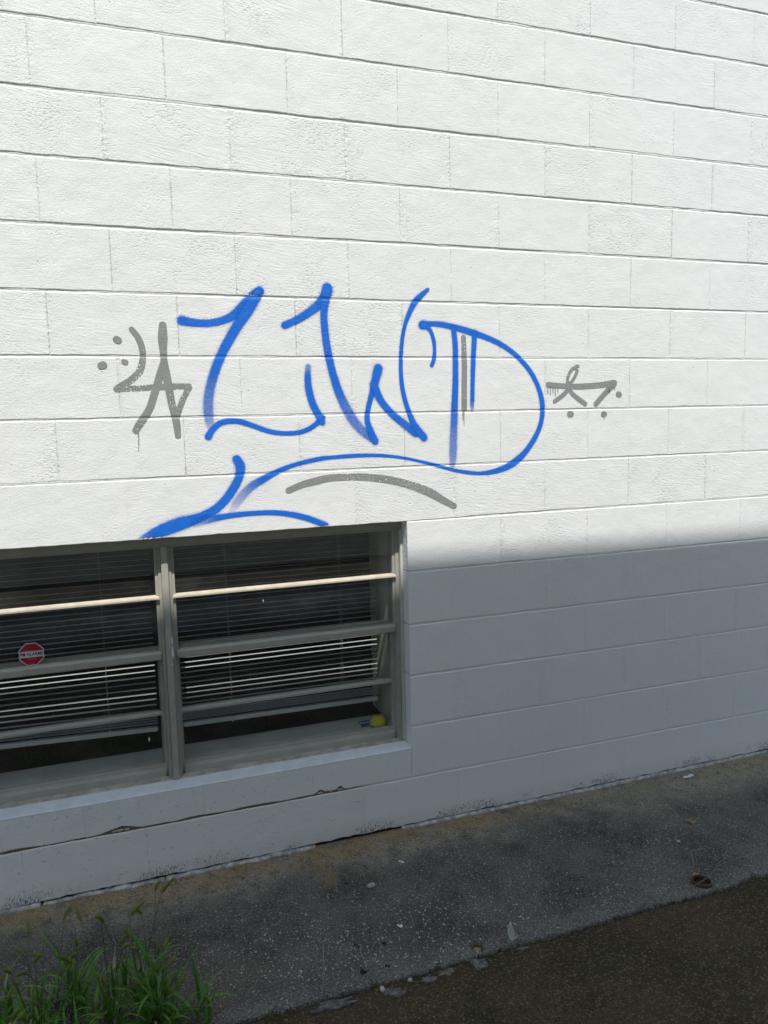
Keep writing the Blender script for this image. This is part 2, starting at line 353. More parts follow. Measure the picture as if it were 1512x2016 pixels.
BLUEP = make_spray('blue_spray_paint', (0.014, 0.15, 0.64), 0.0, 0.40)
GREYP = make_spray('grey_marker_paint', (0.275, 0.28, 0.275), 1.0, 0.05)
FRAME = simple('beige_window_paint', (0.37, 0.36, 0.315), 0.5, 0.06, 18, 0.0004, 90, 0.4)
FRAMEL = simple('white_frame_paint', (0.55, 0.55, 0.52), 0.5, 0.08, 18, 0.0004, 90, 0.4)
CREAM = simple('cream_rail_paint', (0.49, 0.435, 0.35), 0.5, 0.10, 22, 0.0005, 120, 0.4)
SILLM = simple('sky_tinted_white_paint', (0.77, 0.82, 0.84), 0.45, 0.06, 20, 0.0012, 60, 0.4, dark=0.25)  # white paint with the blue of the skylight mixed into its colour
GROUT = simple('old_putty', (0.44, 0.41, 0.34), 0.8, 0.25, 25, 0.0008, 90, 0.2, dark=0.5)
STOOL = simple('grey_stool_paint', (0.74, 0.74, 0.68), 0.45, 0.08, 9, 0.0003, 60, 0.4, dark=0.1)
JAMBM = simple('inner_jamb_paint', (0.52, 0.50, 0.42), 0.55, 0.06, 9, 0.0003, 60, 0.3, dark=0.1)
ROOM = simple('dim_room_plaster', (0.10, 0.16, 0.24), 0.8, 0.1, 3, 0.0, 60, 0.2)  # the faint bluish light indoors is put into the plaster colour
SLAT = simple('white_slat_enamel', (0.72, 0.73, 0.74), 0.35, 0.04, 12, 0.0, 60, 0.5, dark=0.1)
CORD = simple('grey_cord', (0.45, 0.45, 0.42), 0.8, 0.1, 80, 0.0, 60, 0.2)
RUBBER = simple('blackened_edge', (0.02, 0.02, 0.018), 0.7, 0.2, 60, 0.0, 60, 0.2)
RENDERM = simple('cracked_render', (0.46, 0.46, 0.44), 0.8, 0.35, 45, 0.004, 110, 0.2, dark=0.9)
# ------------------------------------------------------------------ ground
rnd = random.Random(7)
EDGE = [(-4, -0.79), (0.4, -0.774), (0.84, -0.778), (1.19, -0.771), (1.33, -0.779), (1.72, -0.770), (1.83, -0.779), (2.04, -0.778), (2.125, -0.760), (2.2, -0.774), (7, -0.78)]
def edge_y(x):
    for (a, ya), (b, yb) in zip(EDGE, EDGE[1:]):
        if x <= b: return ya + (yb - ya) * (x - a) / (b - a)
    return EDGE[-1][1]
HOLES = [(1.054, -0.737, 0.021, 0.030), (0.774, -0.264, 0.011, 0.016), (1.927, -0.728, 0.030, 0.020), (1.182, -0.770, 0.013, 0.014)]
def ground_z(x, y):
    z = 0.0022 * noise.noise(Vector((x * 3, y * 3, 1))) + 0.0012 * noise.noise(Vector((x * 14, y * 14, 4)))
    z -= 0.0006
    for hx, hy, hr, hd in HOLES:
        d = math.hypot(x - hx, y - hy) / hr
        d += 0.18 * noise.noise(Vector((x * 60, y * 60, 2)))
        if d < 1: z -= hd * min(1, (1 - d) * 4)
    return z
def make_apron():
    def seq(a, b, s):
        n = max(1, round((b - a) / s)); return [a + (b - a) * i / n for i in range(n)]
    xs = seq(-4, -0.6, 0.08) + seq(-0.6, 0.4, 0.012) + seq(0.4, 2.2, 0.007) + seq(2.2, 3.2, 0.014) + seq(3.2, 7, 0.1) + [7.0]
    ny = 112; vs = []; fs = []
    for x in xs:
        e = edge_y(x) + 0.004 * noise.noise(Vector((x * 9, 0, 3))) + 0.009 * noise.noise(Vector((x * 26, 6, 5))) + 0.007 * noise.noise(Vector((x * 110, 2, 5))) + 0.007 * noise.noise(Vector((x * 40, 0, 5)))
        for j in range(ny + 1):
            t = j / ny; y = 0.15 + (e - 0.15) * t
            z = ground_z(x, y)
            de = y - e
            if de < 0.012: z -= 0.004 * (1 - de / 0.012)
            vs.append((x, y, z))
        vs.append((x, e + 0.002, -0.03))
    m = ny + 2
    for i in range(len(xs) - 1):
        for j in range(m - 1): fs.append((i * m + j, i * m + j + 1, (i + 1) * m + j + 1, (i + 1) * m + j))
    return mesh('concrete_apron', vs, fs, True)
ap = link('concrete_apron', make_apron(), CONC, kind='structure')
ap['label'] = 'dark weathered concrete strip along the foot of the white wall'
def make_asphalt_mesh():
    vs = []; fs = []
    def grid(x0, x1, y0, y1, nx, ny, amp):
        b = len(vs)
        for i in range(nx + 1):
            for j in range(ny + 1):
                x = x0 + (x1 - x0) * i / nx; y = y0 + (y1 - y0) * j / ny
                k = 0 if i in (0, nx) or j in (0, ny) else amp
                vs.append((x, y, -0.014 + k * noise.noise(Vector((x * 4, y * 4, 9)))))
        for i in range(nx):
            for j in range(ny):
                a = b + i * (ny + 1) + j; fs.append((a, a + ny + 1, a + ny + 2, a + 1))
    grid(-4, 8, -3.2, 0.3, 240, 70, 0.003)
    grid(-60, -4, -60, 60, 1, 1, 0); grid(8, 60, -60, 60, 1, 1, 0)
    grid(-4, 8, -60, -3.2, 1, 1, 0); grid(-4, 8, 0.3, 60, 1, 1, 0)
    return mesh('asphalt_ground', vs, fs, True)
link('asphalt_ground', make_asphalt_mesh(), ASPH, kind='structure')['label'] = 'brown mossy asphalt in front of the concrete strip'

# ------------------------------------------------------------------ the block building
B = thing('block_building', 'white painted concrete block building with a wide beige window', 'building')
def block_mesh(name, W, H, seed, gx0, gx1, gz0, gz1, jd, depth=0.10, ns=14, tilt=0.0, rough=1.0, chips=(), lip=0.0012, foot=1.0):
    r = random.Random(seed)
    def jit(a, f, s): return a * noise.noise(Vector((f, s * 3.7, seed * 1.9)))
    inx = [0.006 + (W - 0.012) * i / ns for i in range(ns + 1)]
    xs = [(gx0, depth), (gx0, lip), (gx0 + 0.0035, 0.0)] + [(x, 0.0) for x in inx[1:-1]] + [(W - gx1 - 0.0035, 0.0), (W - gx1, lip), (W - gx1, depth)]
    zs = [(gz0, depth), (gz0, 0.0010), (gz0 + 0.0022, 0.0), (H * 0.35, 0.0), (H * 0.68, 0.0), (H - gz1 - 0.0062, 0.0), (H - gz1 - 0.001, jd * 0.85), (H - gz1, depth)]
    vs = []; fs = []; nz = len(zs)
    for i, (x, yx) in enumerate(xs):
        lo = foot * (jit(0.0022 * rough, x * 22, 1) + jit(0.0010 * rough, x * 75, 2)); hi = jit(0.0022 * rough, x * 20, 3) + jit(0.0010 * rough, x * 70, 4)
        for cx, cw, ch in chips: lo += ch * max(0.0, 1 - abs(x - cx) / cw)
        for j, (z, yz) in enumerate(zs):
            k = 1 if j in (0, 1, 2) else 0; t = 1 if j in (5, 6, 7) else 0
            zz = z + (max(-0.0015, lo) if k else 0) + (hi if t else 0)
            y = max(yx, yz)
            if y < depth: y += tilt * (x / W - 0.5) + 0.0003 * noise.noise(Vector((x * 6, z * 8, seed)))
            vs.append((x, y, zz))
    for i in range(len(xs) - 1):
        for j in range(nz - 1): fs.append((i * nz + j, (i + 1) * nz + j, (i + 1) * nz + j + 1, i * nz + j + 1))
    b = len(vs)
    return mesh(name, vs, fs)
shared = {}
XMIN, XMAX, ROWS = -1.3032, 4.3, range(-1, 19)
def place_block(name, k, x0, x1, z0, z1, seed, std, chips=()):
    W, H = x1 - x0, z1 - z0
    g0 = GAP[k]; g1 = GAP[k + 1]; jd = joint_depth(k + 1)
    if std:
        low = k <= 4
        key = (seed % 7, round(g0, 4), round(g1, 4), low)
        if key not in shared:
            rr = random.Random(seed)
            shared[key] = block_mesh('concrete_block', BL, PITCH, seed, *((0.0, 0.0) if low else (rr.choice((0.0, 0.0, 0.0002, 0.0004)), rr.choice((0.0, 0.0, 0.0002)))), g0, g1, jd, lip=0.0 if low else rr.choice((0.0004, 0.0007, 0.0013)))
        me = shared[key]
    else:
        me = block_mesh('concrete_block', W, H, seed, *((0.0001, 0.0001) if k <= 4 else (0.0005, 0.0005)), g0, g1, jd, chips=chips, lip=0.0003 if k <= 4 else 0.001, ns=max(6, int(W / 0.03) if not (chips or k < 0) else 44), foot=2.4 if k < 0 else 1.0)
    o = link(name, me, WALL, B, (x0, 0, z0))
    if std: o.scale = (W / BL, 1, H / PITCH)
    return o
seed = 0
for k in ROWS:
    z0, z1 = BED[k], BED[k + 1]
    x = XMIN + (0.0 if k % 2 else BL / 2) - BL / 2 * 0
    x = BX - 5 * BL if k % 2 == 0 else BX - 5 * BL + BL / 2
    cuts = []
    while x < XMAX: cuts.append((x, x + BL)); x += BL
    for a, b in cuts:
        seed += 1
        segs = [(a, b, z0, z1)]
        if k == 5 and b > WIN_X0 - 0.45 and a < 1.3: continue          # the lintel stands here
        if 0 <= k <= 4 and b > WIN_X0 and a < WIN_X1:
            segs = []
            if a < WIN_X0: segs.append((a, WIN_X0, z0, z1))
            if b > WIN_X1 + 0.004: segs.append((WIN_X1, b, z0, z1))
            if k == 0: segs.append((max(a, WIN_X0), min(b, WIN_X1), z0, WIN_Z0 - 0.004))
        for (p, q_, c, d) in segs:
            if q_ - p < 0.03: continue
            std = (abs(q_ - p - BL) < 1e-4 and abs(d - c - (z1 - z0)) < 1e-6 and k >= 0)
            ch = ()
            if k == 0 and d < WIN_Z0:
                ch = [(cx - p, cw, chh) for cx, cw, chh in ((0.036, 0.075, 0.017), (0.757, 0.022, 0.016), (0.79, 0.05, 0.006), (0.838, 0.016, 0.018), (0.30, 0.09, 0.004), (-0.3, 0.09, 0.005), (0.5, 0.12, 0.003))]
            place_block('concrete_block', k, p, q_, c, d, seed, std, ch)
lx0, lx1 = WIN_X0 - 0.39, BX + BL * 1.665
lx0 = BX - 4.5 * BL if BX - 4.5 * BL < WIN_X0 - 0.1 else lx0
lint = block_mesh('lintel', 1.4054 - lx0, BED[6] - WIN_Z1, 900, 0.0006, 0.0006, 0.0002, GAP[6], joint_depth(6), depth=0.10, ns=120, rough=0.9)
link('lintel', lint, WALL, B, (lx0, 0, WIN_Z1))
place_block('concrete_block', 5, 1.4054, 1.4054 + 0.3324, BED[5], BED[6], 901, False)
# mortar behind the blocks
bm = bmesh.new()
ZT = BED[19]
for z0, z1, y in ((0.0, ZT, 0.0075),):
    for x0, x1, a, b in ((XMIN - 0.2, WIN_X0 - 0.01, z0, z1), (WIN_X1 + 0.01, XMAX + 0.2, z0, z1), (WIN_X0 - 0.01, WIN_X1 + 0.01, z0, min(z1, WIN_Z0 - 0.012)), (WIN_X0 - 0.01, WIN_X1 + 0.01, max(z0, WIN_Z1 + 0.006), z1)):
        if b > a: box_bm(bm, x0, x1, y, 0.098, a, b)
link('mortar_backing', bm_mesh('mortar_backing', bm), MORTAR, B)
for k in range(0, 20):
    spans = [(XMIN - 0.2, WIN_X0 - 0.001), (WIN_X1 + 0.002, XMAX + 0.2)] if 1 <= k <= 5 else [(XMIN - 0.2, XMAX + 0.2)]
    for xa, xb in spans:
        n = int((xb - xa) / 0.012); vs = []; fs = []
        for i in range(n + 1):
            xx = xa + (xb - xa) * i / n; y = joint_y(k, xx)
            vs += [(xx, y + 0.003, BED[k] + 0.009), (xx, y, BED[k] + 0.003), (xx, y - 0.0003, BED[k] - 0.003), (xx, y + 0.003, BED[k] - 0.009)]
        for i in range(n):
            for j in range(3): fs.append((i * 4 + j, i * 4 + j + 1, i * 4 + j + 5, i * 4 + j + 4))
        link('mortar_joint', mesh('mortar_joint', vs, fs, True), MORTAR, B)
# the wall beyond the picture, returns, back and roof
bm = bmesh.new()
for k in ROWS:
    g = GAP[k]; box_bm(bm, -9, XMIN - 0.2 + 0.02, 0.0005, 0.1, BED[k] + 0.003, BED[k + 1] - 0.003); box_bm(bm, XMAX + 0.45, 12, 0.0005, 0.1, BED[k] + 0.003, BED[k + 1] - 0.003)
box_bm(bm, -9, XMIN - 0.2, 0.006, 0.098, 0, ZT); box_bm(bm, XMAX + 0.2, 12, 0.006, 0.098, 0, ZT)
box_bm(bm, -9.1, -9.001, 0.0, 6, 0, ZT); box_bm(bm, 12.001, 12.1, 0.0, 6, 0, ZT); box_bm(bm, -9, 12, 5.9, 6, 0, ZT)
link('block_wall', bm_mesh('block_wall', bm), WALL, B, kind='stuff')
box('roof', -9.2, 12.2, -0.10, 6.1, ZT, ZT + 0.14, FRAMEL, B, 0.01)
# crumbled render at the foot of the wall
x = -0.75; i = 0
while x < 4.2:
    left = x < 0.75
    L = rnd.uniform(0.05, 0.22) if left else rnd.uniform(0.12, 0.4)
    if 0.72 < x < 1.08: x += 0.05; continue
    wd = rnd.uniform(0.008, 0.022) if left else rnd.uniform(0.010, 0.015)
    ht = rnd.uniform(0.0035, 0.0085) if left else rnd.uniform(0.007, 0.009)
    n = max(3, int(L / 0.005)); vs = []; fs = []
    for a in range(n + 1):
        t = a / n; xx = x + L * t * 0.995; e = (0.85 if a in (0, n) else 1.0) if left else 1.0
        w2 = wd * e * (1 + (1.0 * noise.noise(Vector((xx * 13, 1, 0))) + 0.5 * noise.noise(Vector((xx * 47, 1, 0)))) * (1 if left else 0.25)); h2 = ht * e * (1 + (0.8 * noise.noise(Vector((xx * 17, 5, 0))) + 0.5 * noise.noise(Vector((xx * 60, 5, 0)))) * (1 if left else 0.25))
        yb = -0.0015 if left else -0.001
        vs += [(xx, yb + 0.012, -0.006), (xx, yb + 0.012, h2 * 0.8), (xx, yb - w2 * 0.25, h2), (xx, yb - w2 * 0.8, h2 * 0.55), (xx, yb - w2, -0.006)]
    for a in range(n):
        for b in range(4): fs.append((a * 5 + b, a * 5 + b + 1, a * 5 + b + 6, a * 5 + b + 5))
    fs += [tuple(range(5)), tuple(range(n * 5 + 4, n * 5 - 1, -1))]
    link('render_chunk', mesh('render_chunk', vs, fs), RENDERM, B)
    x += L + ((rnd.uniform(0.002, 0.010) if rnd.random() < 0.3 else 0.0) if left else 0.0004)
# bare mortar crumbs in the cracked joint under the window
for cx, s in ((0.03, 1.0), (0.055, 0.8), (0.012, 0.7), (0.757, 0.8), (0.838, 0.9), (0.80, 0.6), (0.42, 0.6)):
    link('mortar_crumb', blob('mortar_crumb', (0.014 * s, 0.004, 0.0055 * s), None, int(cx * 1000), rough=0.5), GROUT, B, (cx, 0.0035, 0.2105))

# ------------------------------------------------------------------ window
prism_x('window_sill', WIN_X0, WIN_X1 - 0.001, [(0.0015, 0.318), (-0.0012, 0.3255), (0.0015, 0.3300), (0.020, 0.3325), (0.098, 0.3372), (0.098, 0.318)], SILLM, B)
vs = []; fs = []; n = 160
for a in range(n + 1):
    xx = WIN_X0 + (WIN_X1 - 0.003 - WIN_X0) * a / n
    j = 0.004 * noise.noise(Vector((xx * 8, 2, 0))) + 0.002 * noise.noise(Vector((xx * 45, 2, 0)))
    h = 0.0018 + 0.0008 * noise.noise(Vector((xx * 12, 8, 0)))
    vs += [(xx, 0.062 + j, 0.334), (xx, 0.066 + j, 0.3365 + h), (xx, 0.093, 0.339 + h), (xx, 0.093, 0.333)]
for a in range(n):
    for b in range(3): fs.append((a * 4 + b, a * 4 + b + 1, a * 4 + b + 5, a * 4 + b + 4))
link('putty_line', mesh('putty_line', vs, fs), GROUT, B)
ZH = 1.202
box('window_head', WIN_X0, WIN_X1, 0.062, 0.165, ZH, WIN_Z1 + 0.03, FRAME, B)
box('window_head', WIN_X0, WIN_X1, 0.072, 0.16, ZH - 0.008, ZH - 0.0005, FRAME, B, 0.001)
# right jamb in steps
box('frame_jamb', 1.1275, 1.1365, 0.054, 0.165, 0.338, ZH - 0.0005, FRAMEL, B, 0.002)
box('frame_jamb', 1.1120, 1.1270, 0.074, 0.165, 0.338, ZH - 0.009, FRAME, B, 0.0015)
box('frame_jamb', WIN_X0 + 0.0005, WIN_X0 + 0.010, 0.054, 0.165, 0.338, ZH - 0.0005, FRAMEL, B, 0.002)
box('frame_jamb', WIN_X0 + 0.0105, WIN_X0 + 0.026, 0.074, 0.165, 0.338, ZH - 0.009, FRAME, B, 0.0015)
# mullion between the two units
box('mullion', 0.2240, 0.2475, 0.055, 0.165, 0.340, ZH - 0.0005, FRAME, B, 0.002)
box('mullion', 0.2125, 0.2235, 0.074, 0.165, 0.340, ZH - 0.009, FRAME, B, 0.0015)
box('mullion', 0.2480, 0.2590, 0.074, 0.165, 0.340, ZH - 0.009, FRAME, B, 0.0015)
def window_unit(xa, xb):
    """double-hung window between the stiles xa and xb"""
    wn = bpy.data.objects.new('window', None); C.objects.link(wn); wn.parent = B
    e = 0.0105
    for s0, s1 in ((xa, xa + e), (xb - e, xb)):
        # upper sash stiles carry a notch for the pointed ends of the rails
        box('sash_stile', s0, s1, 0.079, 0.103, 0.790, ZH - 0.0085, FRAME, wn, 0.0012)
        box('sash_stile', s0, s1, 0.103, 0.132, 0.339, 0.83, FRAME, wn, 0.0012)
        k = 0.006
        t0, t1 = (s0, s1 + k) if s0 == xa else (s0 - k, s1)
        box('sash_stile', t0, t1, 0.1325, 0.146, 0.339, 0.80, FRAME, wn, 0.0012)
    xi, xo = xa + e * 0.55, xb - e * 0.55
    prism_x('muntin', xi, xo, [(0.066, 1.0095), (0.0665, 1.0145), (0.084, 1.0222), (0.0915, 1.0222), (0.0915, 1.0080), (0.078, 1.0075)], CREAM, wn, end=0.007)
    prism_x('meeting_rail', xi + 0.002, xo - 0.002, [(0.074, 0.7880), (0.074, 0.8085), (0.080, 0.8150), (0.094, 0.8190), (0.110, 0.8190), (0.110, 0.7860)], FRAME, wn, end=0.004)
    box('meeting_rail', xa + e, xb - e, 0.111, 0.140, 0.774, 0.822, FRAME, wn, 0.0015)
    prism_x('muntin', xa + e, xb - e, [(0.108, 0.5680), (0.108, 0.5760), (0.118, 0.5810), (0.140, 0.5810), (0.140, 0.5650)], FRAME, wn)
    prism_x('bottom_rail', xa + e, xb - e, [(0.0935, 0.3345), (0.0935, 0.3640), (0.100, 0.3680), (0.112, 0.3700), (0.112, 0.3780), (0.136, 0.3790), (0.136, 0.3345)], FRAME, wn)
    for z0, z1, y in ((1.0220, ZH - 0.004, 0.0875), (0.816, 1.0080, 0.0875), (0.5808, 0.776, 0.125), (0.377, 0.5655, 0.125)):
        box('pane', xa + 0.003, xb - 0.003, y, y + 0.003, z0, z1, GLASS, wn, 0)
    return wn
window_unit(0.2592, 1.1118)
window_unit(WIN_X0 + 0.0262, 0.2123)
# dried paint runs on the mullion
for px, z0, z1, wd in ((0.2468, 0.874, 0.842, 0.0022), (0.2472, 0.838, 0.792, 0.0030), (0.2440, 0.775, 0.768, 0.002)):
    bm = bmesh.new(); bmesh.ops.create_icosphere(bm, subdivisions=2, radius=1)
    for v in bm.verts: v.co = Vector((v.co.x * wd * (0.6 + 0.4 * (1 - v.co.z)), v.co.y * 0.001, v.co.z * (z0 - z1) / 2))
    link('paint_drip', bm_mesh('paint_drip', bm, True), SILLM, B, (px, 0.0548, (z0 + z1) / 2))
# inside: stool, returns, room
box('window_stool', WIN_X0 - 0.05, 1.20, 0.148, 0.31, 0.32, 0.363, STOOL, B, 0.004)
box('inner_jamb', 1.118, 1.20, 0.1655, 0.42, 0.3635, 1.42, JAMBM, B, 0.002)
box('inner_jamb', WIN_X0 - 0.06, WIN_X0 + 0.012, 0.1655, 0.42, 0.3635, 1.42, JAMBM, B, 0.002)
box('inner_head', WIN_X0 - 0.06, 1.20, 0.1655, 0.42, 1.26, 1.36, JAMBM, B, 0.002)
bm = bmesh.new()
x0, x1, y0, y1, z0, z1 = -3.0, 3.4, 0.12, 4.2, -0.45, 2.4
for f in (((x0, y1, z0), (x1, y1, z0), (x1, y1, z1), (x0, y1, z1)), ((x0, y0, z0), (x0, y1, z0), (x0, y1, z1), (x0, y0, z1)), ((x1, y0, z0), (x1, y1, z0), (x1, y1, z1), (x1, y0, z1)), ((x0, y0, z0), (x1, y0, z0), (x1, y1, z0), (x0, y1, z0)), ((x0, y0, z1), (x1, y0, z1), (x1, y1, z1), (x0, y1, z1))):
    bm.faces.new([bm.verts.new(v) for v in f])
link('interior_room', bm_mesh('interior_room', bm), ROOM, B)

# ------------------------------------------------------------------ blinds
def slat_mesh(L):
    vs = []; fs = []; t = math.radians(6.5); N = 6
    for x in (0.0, L):
        for s, off in ((1, 0.0), (-1, -0.0005)):
            for i in range(N + 1):
                u = -0.0125 + 0.025 * i / N
                z = 0.0011 * (1 - (u / 0.0125) ** 2) - math.tan(t) * u + off
                vs.append((x, u, z))
    m = N + 1
    for i in range(N):
        fs.append((i, i + 1, 2 * m + i + 1, 2 * m + i)); fs.append((m + i, 3 * m + i, 3 * m + i + 1, m + i + 1))
    fs += [(0, 2 * m, 3 * m, m), (N, m + N, 3 * m + N, 2 * m + N)]
    return mesh('slat', vs, fs)
def blind(xa, xb, zb, lean, cords, label):
    t = thing('window_blind', label, 'blind', (xa, 0.290, zb), 'slatted blinds behind the panes')
    L = xb - xa; sm = slat_mesh(L); z = 0.030
    r = random.Random(int(xb * 100))
    k = 0
    while zb + z < 1.195:
        o = link('slat', sm, SLAT, t, (r.uniform(-0.001, 0.001), r.uniform(-0.0006, 0.0006), z))
        f = max(0, 1 - k / 14); o.rotation_euler = (r.uniform(-0.012, 0.012), lean * f + r.uniform(-0.0006, 0.0006), 0)
        z += 0.0205 if k > 2 else (0.008 if lean else 0.0165); k += 1
    b = box('bottom_rail', 0, L, -0.013, 0.013, 0.0, 0.017, SLAT, t, 0.004, 3); b.rotation_euler = (0, lean, 0)
    box('head_rail', 0, L, -0.014, 0.014, 1.203 - zb, 1.236 - zb, SLAT, t, 0.003)
    for cx in cords:
        for dy in (-0.0132, 0.0132):
            bm = bmesh.new()
            bmesh.ops.create_cone(bm, segments=6, radius1=0.0007, radius2=0.0007, depth=1.203 - zb - 0.006, cap_ends=True)
            link('ladder_cord', bm_mesh('ladder_cord', bm), CORD, t, (cx - xa, dy, (1.203 - zb + 0.006) / 2))
        bm = bmesh.new(); bmesh.ops.create_cone(bm, segments=8, radius1=0.0035, radius2=0.002, depth=0.008, cap_ends=True)
        link('cord_button', bm_mesh('cord_button', bm), SLAT, t, (cx - xa, -0.004, -0.004))
blind(0.287, 1.098, 0.4440, 0.012, (0.479, 0.943), 'white slatted blind behind the right window half, its bottom rail nearly level above the stool')
blind(-0.64, 0.191, 0.4730, 0.036, (0.0135, -0.40), 'white slatted blind behind the left window half, its bottom rail sloping down to the right')

# ------------------------------------------------------------------ things at the window
def flat(name, pts, y0, y1, mat, parent):
    """outline in (x, z) given a real thickness from y0 to y1"""
    n = len(pts); vs = [(p[0], y0, p[1]) for p in pts] + [(p[0], y1, p[1]) for p in pts]
    fs = [tuple(range(n)), tuple(range(2 * n - 1, n - 1, -1))] + [(i, n + i, n + (i + 1) % n, (i + 1) % n) for i in range(n)]
    bm = bmesh.new(); bv = [bm.verts.new(v) for v in vs]
    for f in fs: bm.faces.new([bv[i] for i in f])
    return link(name, bm_mesh(name, bm), mat, parent)
STW = simple('sticker_white', (0.62, 0.60, 0.60), 0.4, 0.04, 20, 0, 60, 0.4, dark=0.1)
STR = simple('sticker_red', (0.30, 0.012, 0.035), 0.4, 0.08, 20, 0, 60, 0.4, dark=0.1)
STN = simple('sticker_navy', (0.012, 0.016, 0.05), 0.5, 0.05, 20, 0, 60, 0.3, dark=0.1)
STP = simple('sticker_pink', (0.50, 0.16, 0.20), 0.5, 0.05, 20, 0, 60, 0.3, dark=0.1)
al = thing('alarm_sticker', 'red and white octagonal alarm sticker on the left window pane', 'sticker', (-0.217, 0.0872, 0.8575))
def octo(r, zc=1.0): return [(r * math.cos(math.radians(22.5 + 45 * i)) * 1.0, r * math.sin(math.radians(22.5 + 45 * i)) * zc) for i in range(8)]
R0 = 0.0425
flat('sticker_border', octo(R0), -0.0004, 0.0, STW, al)
def clip_band(r, za, zb):
    a = r * math.cos(math.radians(22.5)); s = r * math.sin(math.radians(22.5)); pts = []
    def half(z): return a if abs(z) <= s else a - (abs(z) - s)
    zs = sorted({za, zb} | {z for z in (-s, s) if za < z < zb})
    return [(half(z), z) for z in zs] + [(-half(z), z) for z in reversed(zs)]
rr = R0 - 0.003
flat('red_field', clip_band(rr, 0.0105, rr * math.cos(math.radians(22.5))), -0.0007, -0.0004, STR, al)
flat('red_field', clip_band(rr, -rr * math.cos(math.radians(22.5)), -0.0105), -0.0007, -0.0004, STR, al)
def text_mesh(name, body, size, mat, parent, loc, sx=1.0, bold=0.0, thick=0.0003):
    cu = bpy.data.curves.new(name, 'FONT'); cu.body = body; cu.size = size; cu.align_x = 'CENTER'; cu.align_y = 'CENTER'; cu.extrude = thick; cu.offset = bold
    o = bpy.data.objects.new(name, cu); C.objects.link(o)
    dg = bpy.context.evaluated_depsgraph_get(); me = bpy.data.meshes.new_from_object(o.evaluated_get(dg)); bpy.data.objects.remove(o)
    me.materials.clear()
    t = link(name, me, mat, parent, loc); t.rotation_euler = (math.pi / 2, 0, 0); t.scale = (sx, 1, 1)
    return t
text_mesh('lettering', 'PM ALARMS', 0.0165, STN, al, (0, -0.0006, 0.0), 0.86, 0.00025)
for z, wd, xx in ((-0.0135, 0.028, 0.001), (-0.0175, 0.032, 0.001), (-0.0325, 0.013, 0.001), (0.0125, 0.030, -0.013)):
    n = 9
    for i in range(n):
        w0 = wd / n; cx = xx - wd / 2 + w0 * (i + 0.5)
        flat('small_print', [(cx - w0 * 0.36, z - 0.0009), (cx + w0 * 0.36, z - 0.0009), (cx + w0 * 0.36, z + 0.0009), (cx - w0 * 0.36, z + 0.0009)], -0.0010, -0.0007, STP, al)
YEL = simple('yellow_plastic', (0.74, 0.62, 0.05), 0.45, 0.08, 30, 0.0003, 80, 0.4, dark=0.1)
BLK = simple('black_rubber', (0.015, 0.015, 0.017), 0.5, 0.1, 30, 0, 80, 0.4, dark=0.1)
dm = thing('yellow_dome', 'yellow half-dome ornament with a thin black cord standing on the window stool', 'ornament', (1.064, 0.192, 0.3632))
bm = bmesh.new(); prof = [(0.0355, 0.004), (0.0362, 0.008), (0.0345, 0.016), (0.030, 0.026), (0.022, 0.035), (0.011, 0.041), (0.004, 0.0425)]
ring = []
for r_, z_ in prof: ring.append([bm.verts.new((r_ * math.cos(2 * math.pi * i / 28), r_ * math.sin(2 * math.pi * i / 28), z_)) for i in range(28)])
for a, b in zip(ring, ring[1:]):
    for i in range(28): bm.faces.new((a[i], a[(i + 1) % 28], b[(i + 1) % 28], b[i]))
bm.faces.new(ring[-1]); bm.faces.new(ring[0])
link('dome_shell', bm_mesh('dome_shell', bm, True), YEL, dm)
bm = bmesh.new(); bmesh.ops.create_cone(bm, segments=28, radius1=0.033, radius2=0.034, depth=0.004, cap_ends=True)
link('dome_base', bm_mesh('dome_base', bm), BLK, dm, (0, 0, 0.002))
def tube(name, pts, r, mat, parent=None, seg=6, loc=None, taper=1.0):
    bm = bmesh.new(); rings = []
    for i, p in enumerate(pts):
        p = Vector(p); a = Vector(pts[max(0, i - 1)]); b = Vector(pts[min(len(pts) - 1, i + 1)]); d = (b - a).normalized()
        u = d.cross(Vector((0.31, 0.77, 0.55))).normalized(); v = d.cross(u); rr = r * (1 + (taper - 1) * i / (len(pts) - 1))
        rings.append([bm.verts.new(p + rr * (math.cos(2 * math.pi * k / seg) * u + math.sin(2 * math.pi * k / seg) * v)) for k in range(seg)])
    for a, b in zip(rings, rings[1:]):
        for k in range(seg): bm.faces.new((a[k], a[(k + 1) % seg], b[(k + 1) % seg], b[k]))
    bm.faces.new(rings[0]); bm.faces.new(rings[-1])
    return link(name, bm_mesh(name, bm, True), mat, parent, loc)
tube('hanging_cord', [(0, 0, 0.042), (0.001, -0.001, 0.055), (0.0, 0.004, 0.075), (-0.003, 0.012, 0.095)], 0.0016, BLK, dm)
BLU = simple('blue_card', (0.03, 0.11, 0.27), 0.4, 0.08, 30, 0, 80, 0.4, dark=0.1)
cd = thing('blue_card', 'small dark blue card with white print leaning left of the yellow dome', 'card', (1.008, 0.205, 0.372))
cd.rotation_euler = (0.55, 0, 0)
def slab(name, pts, z0, z1, mat, parent):
    n = len(pts); bm = bmesh.new(); bv = [bm.verts.new((p[0], p[1], z)) for z in (z0, z1) for p in pts]
    bm.faces.new(bv[:n]); bm.faces.new(bv[n:])
    for i in range(n): bm.faces.new((bv[i], bv[(i + 1) % n], bv[n + (i + 1) % n], bv[n + i]))
    return link(name, bm_mesh(name, bm), mat, parent)
slab('card_sheet', [(-0.016, -0.016), (0.028, -0.014), (0.026, 0.016), (-0.024, 0.014)], 0, 0.0006, BLU, cd)
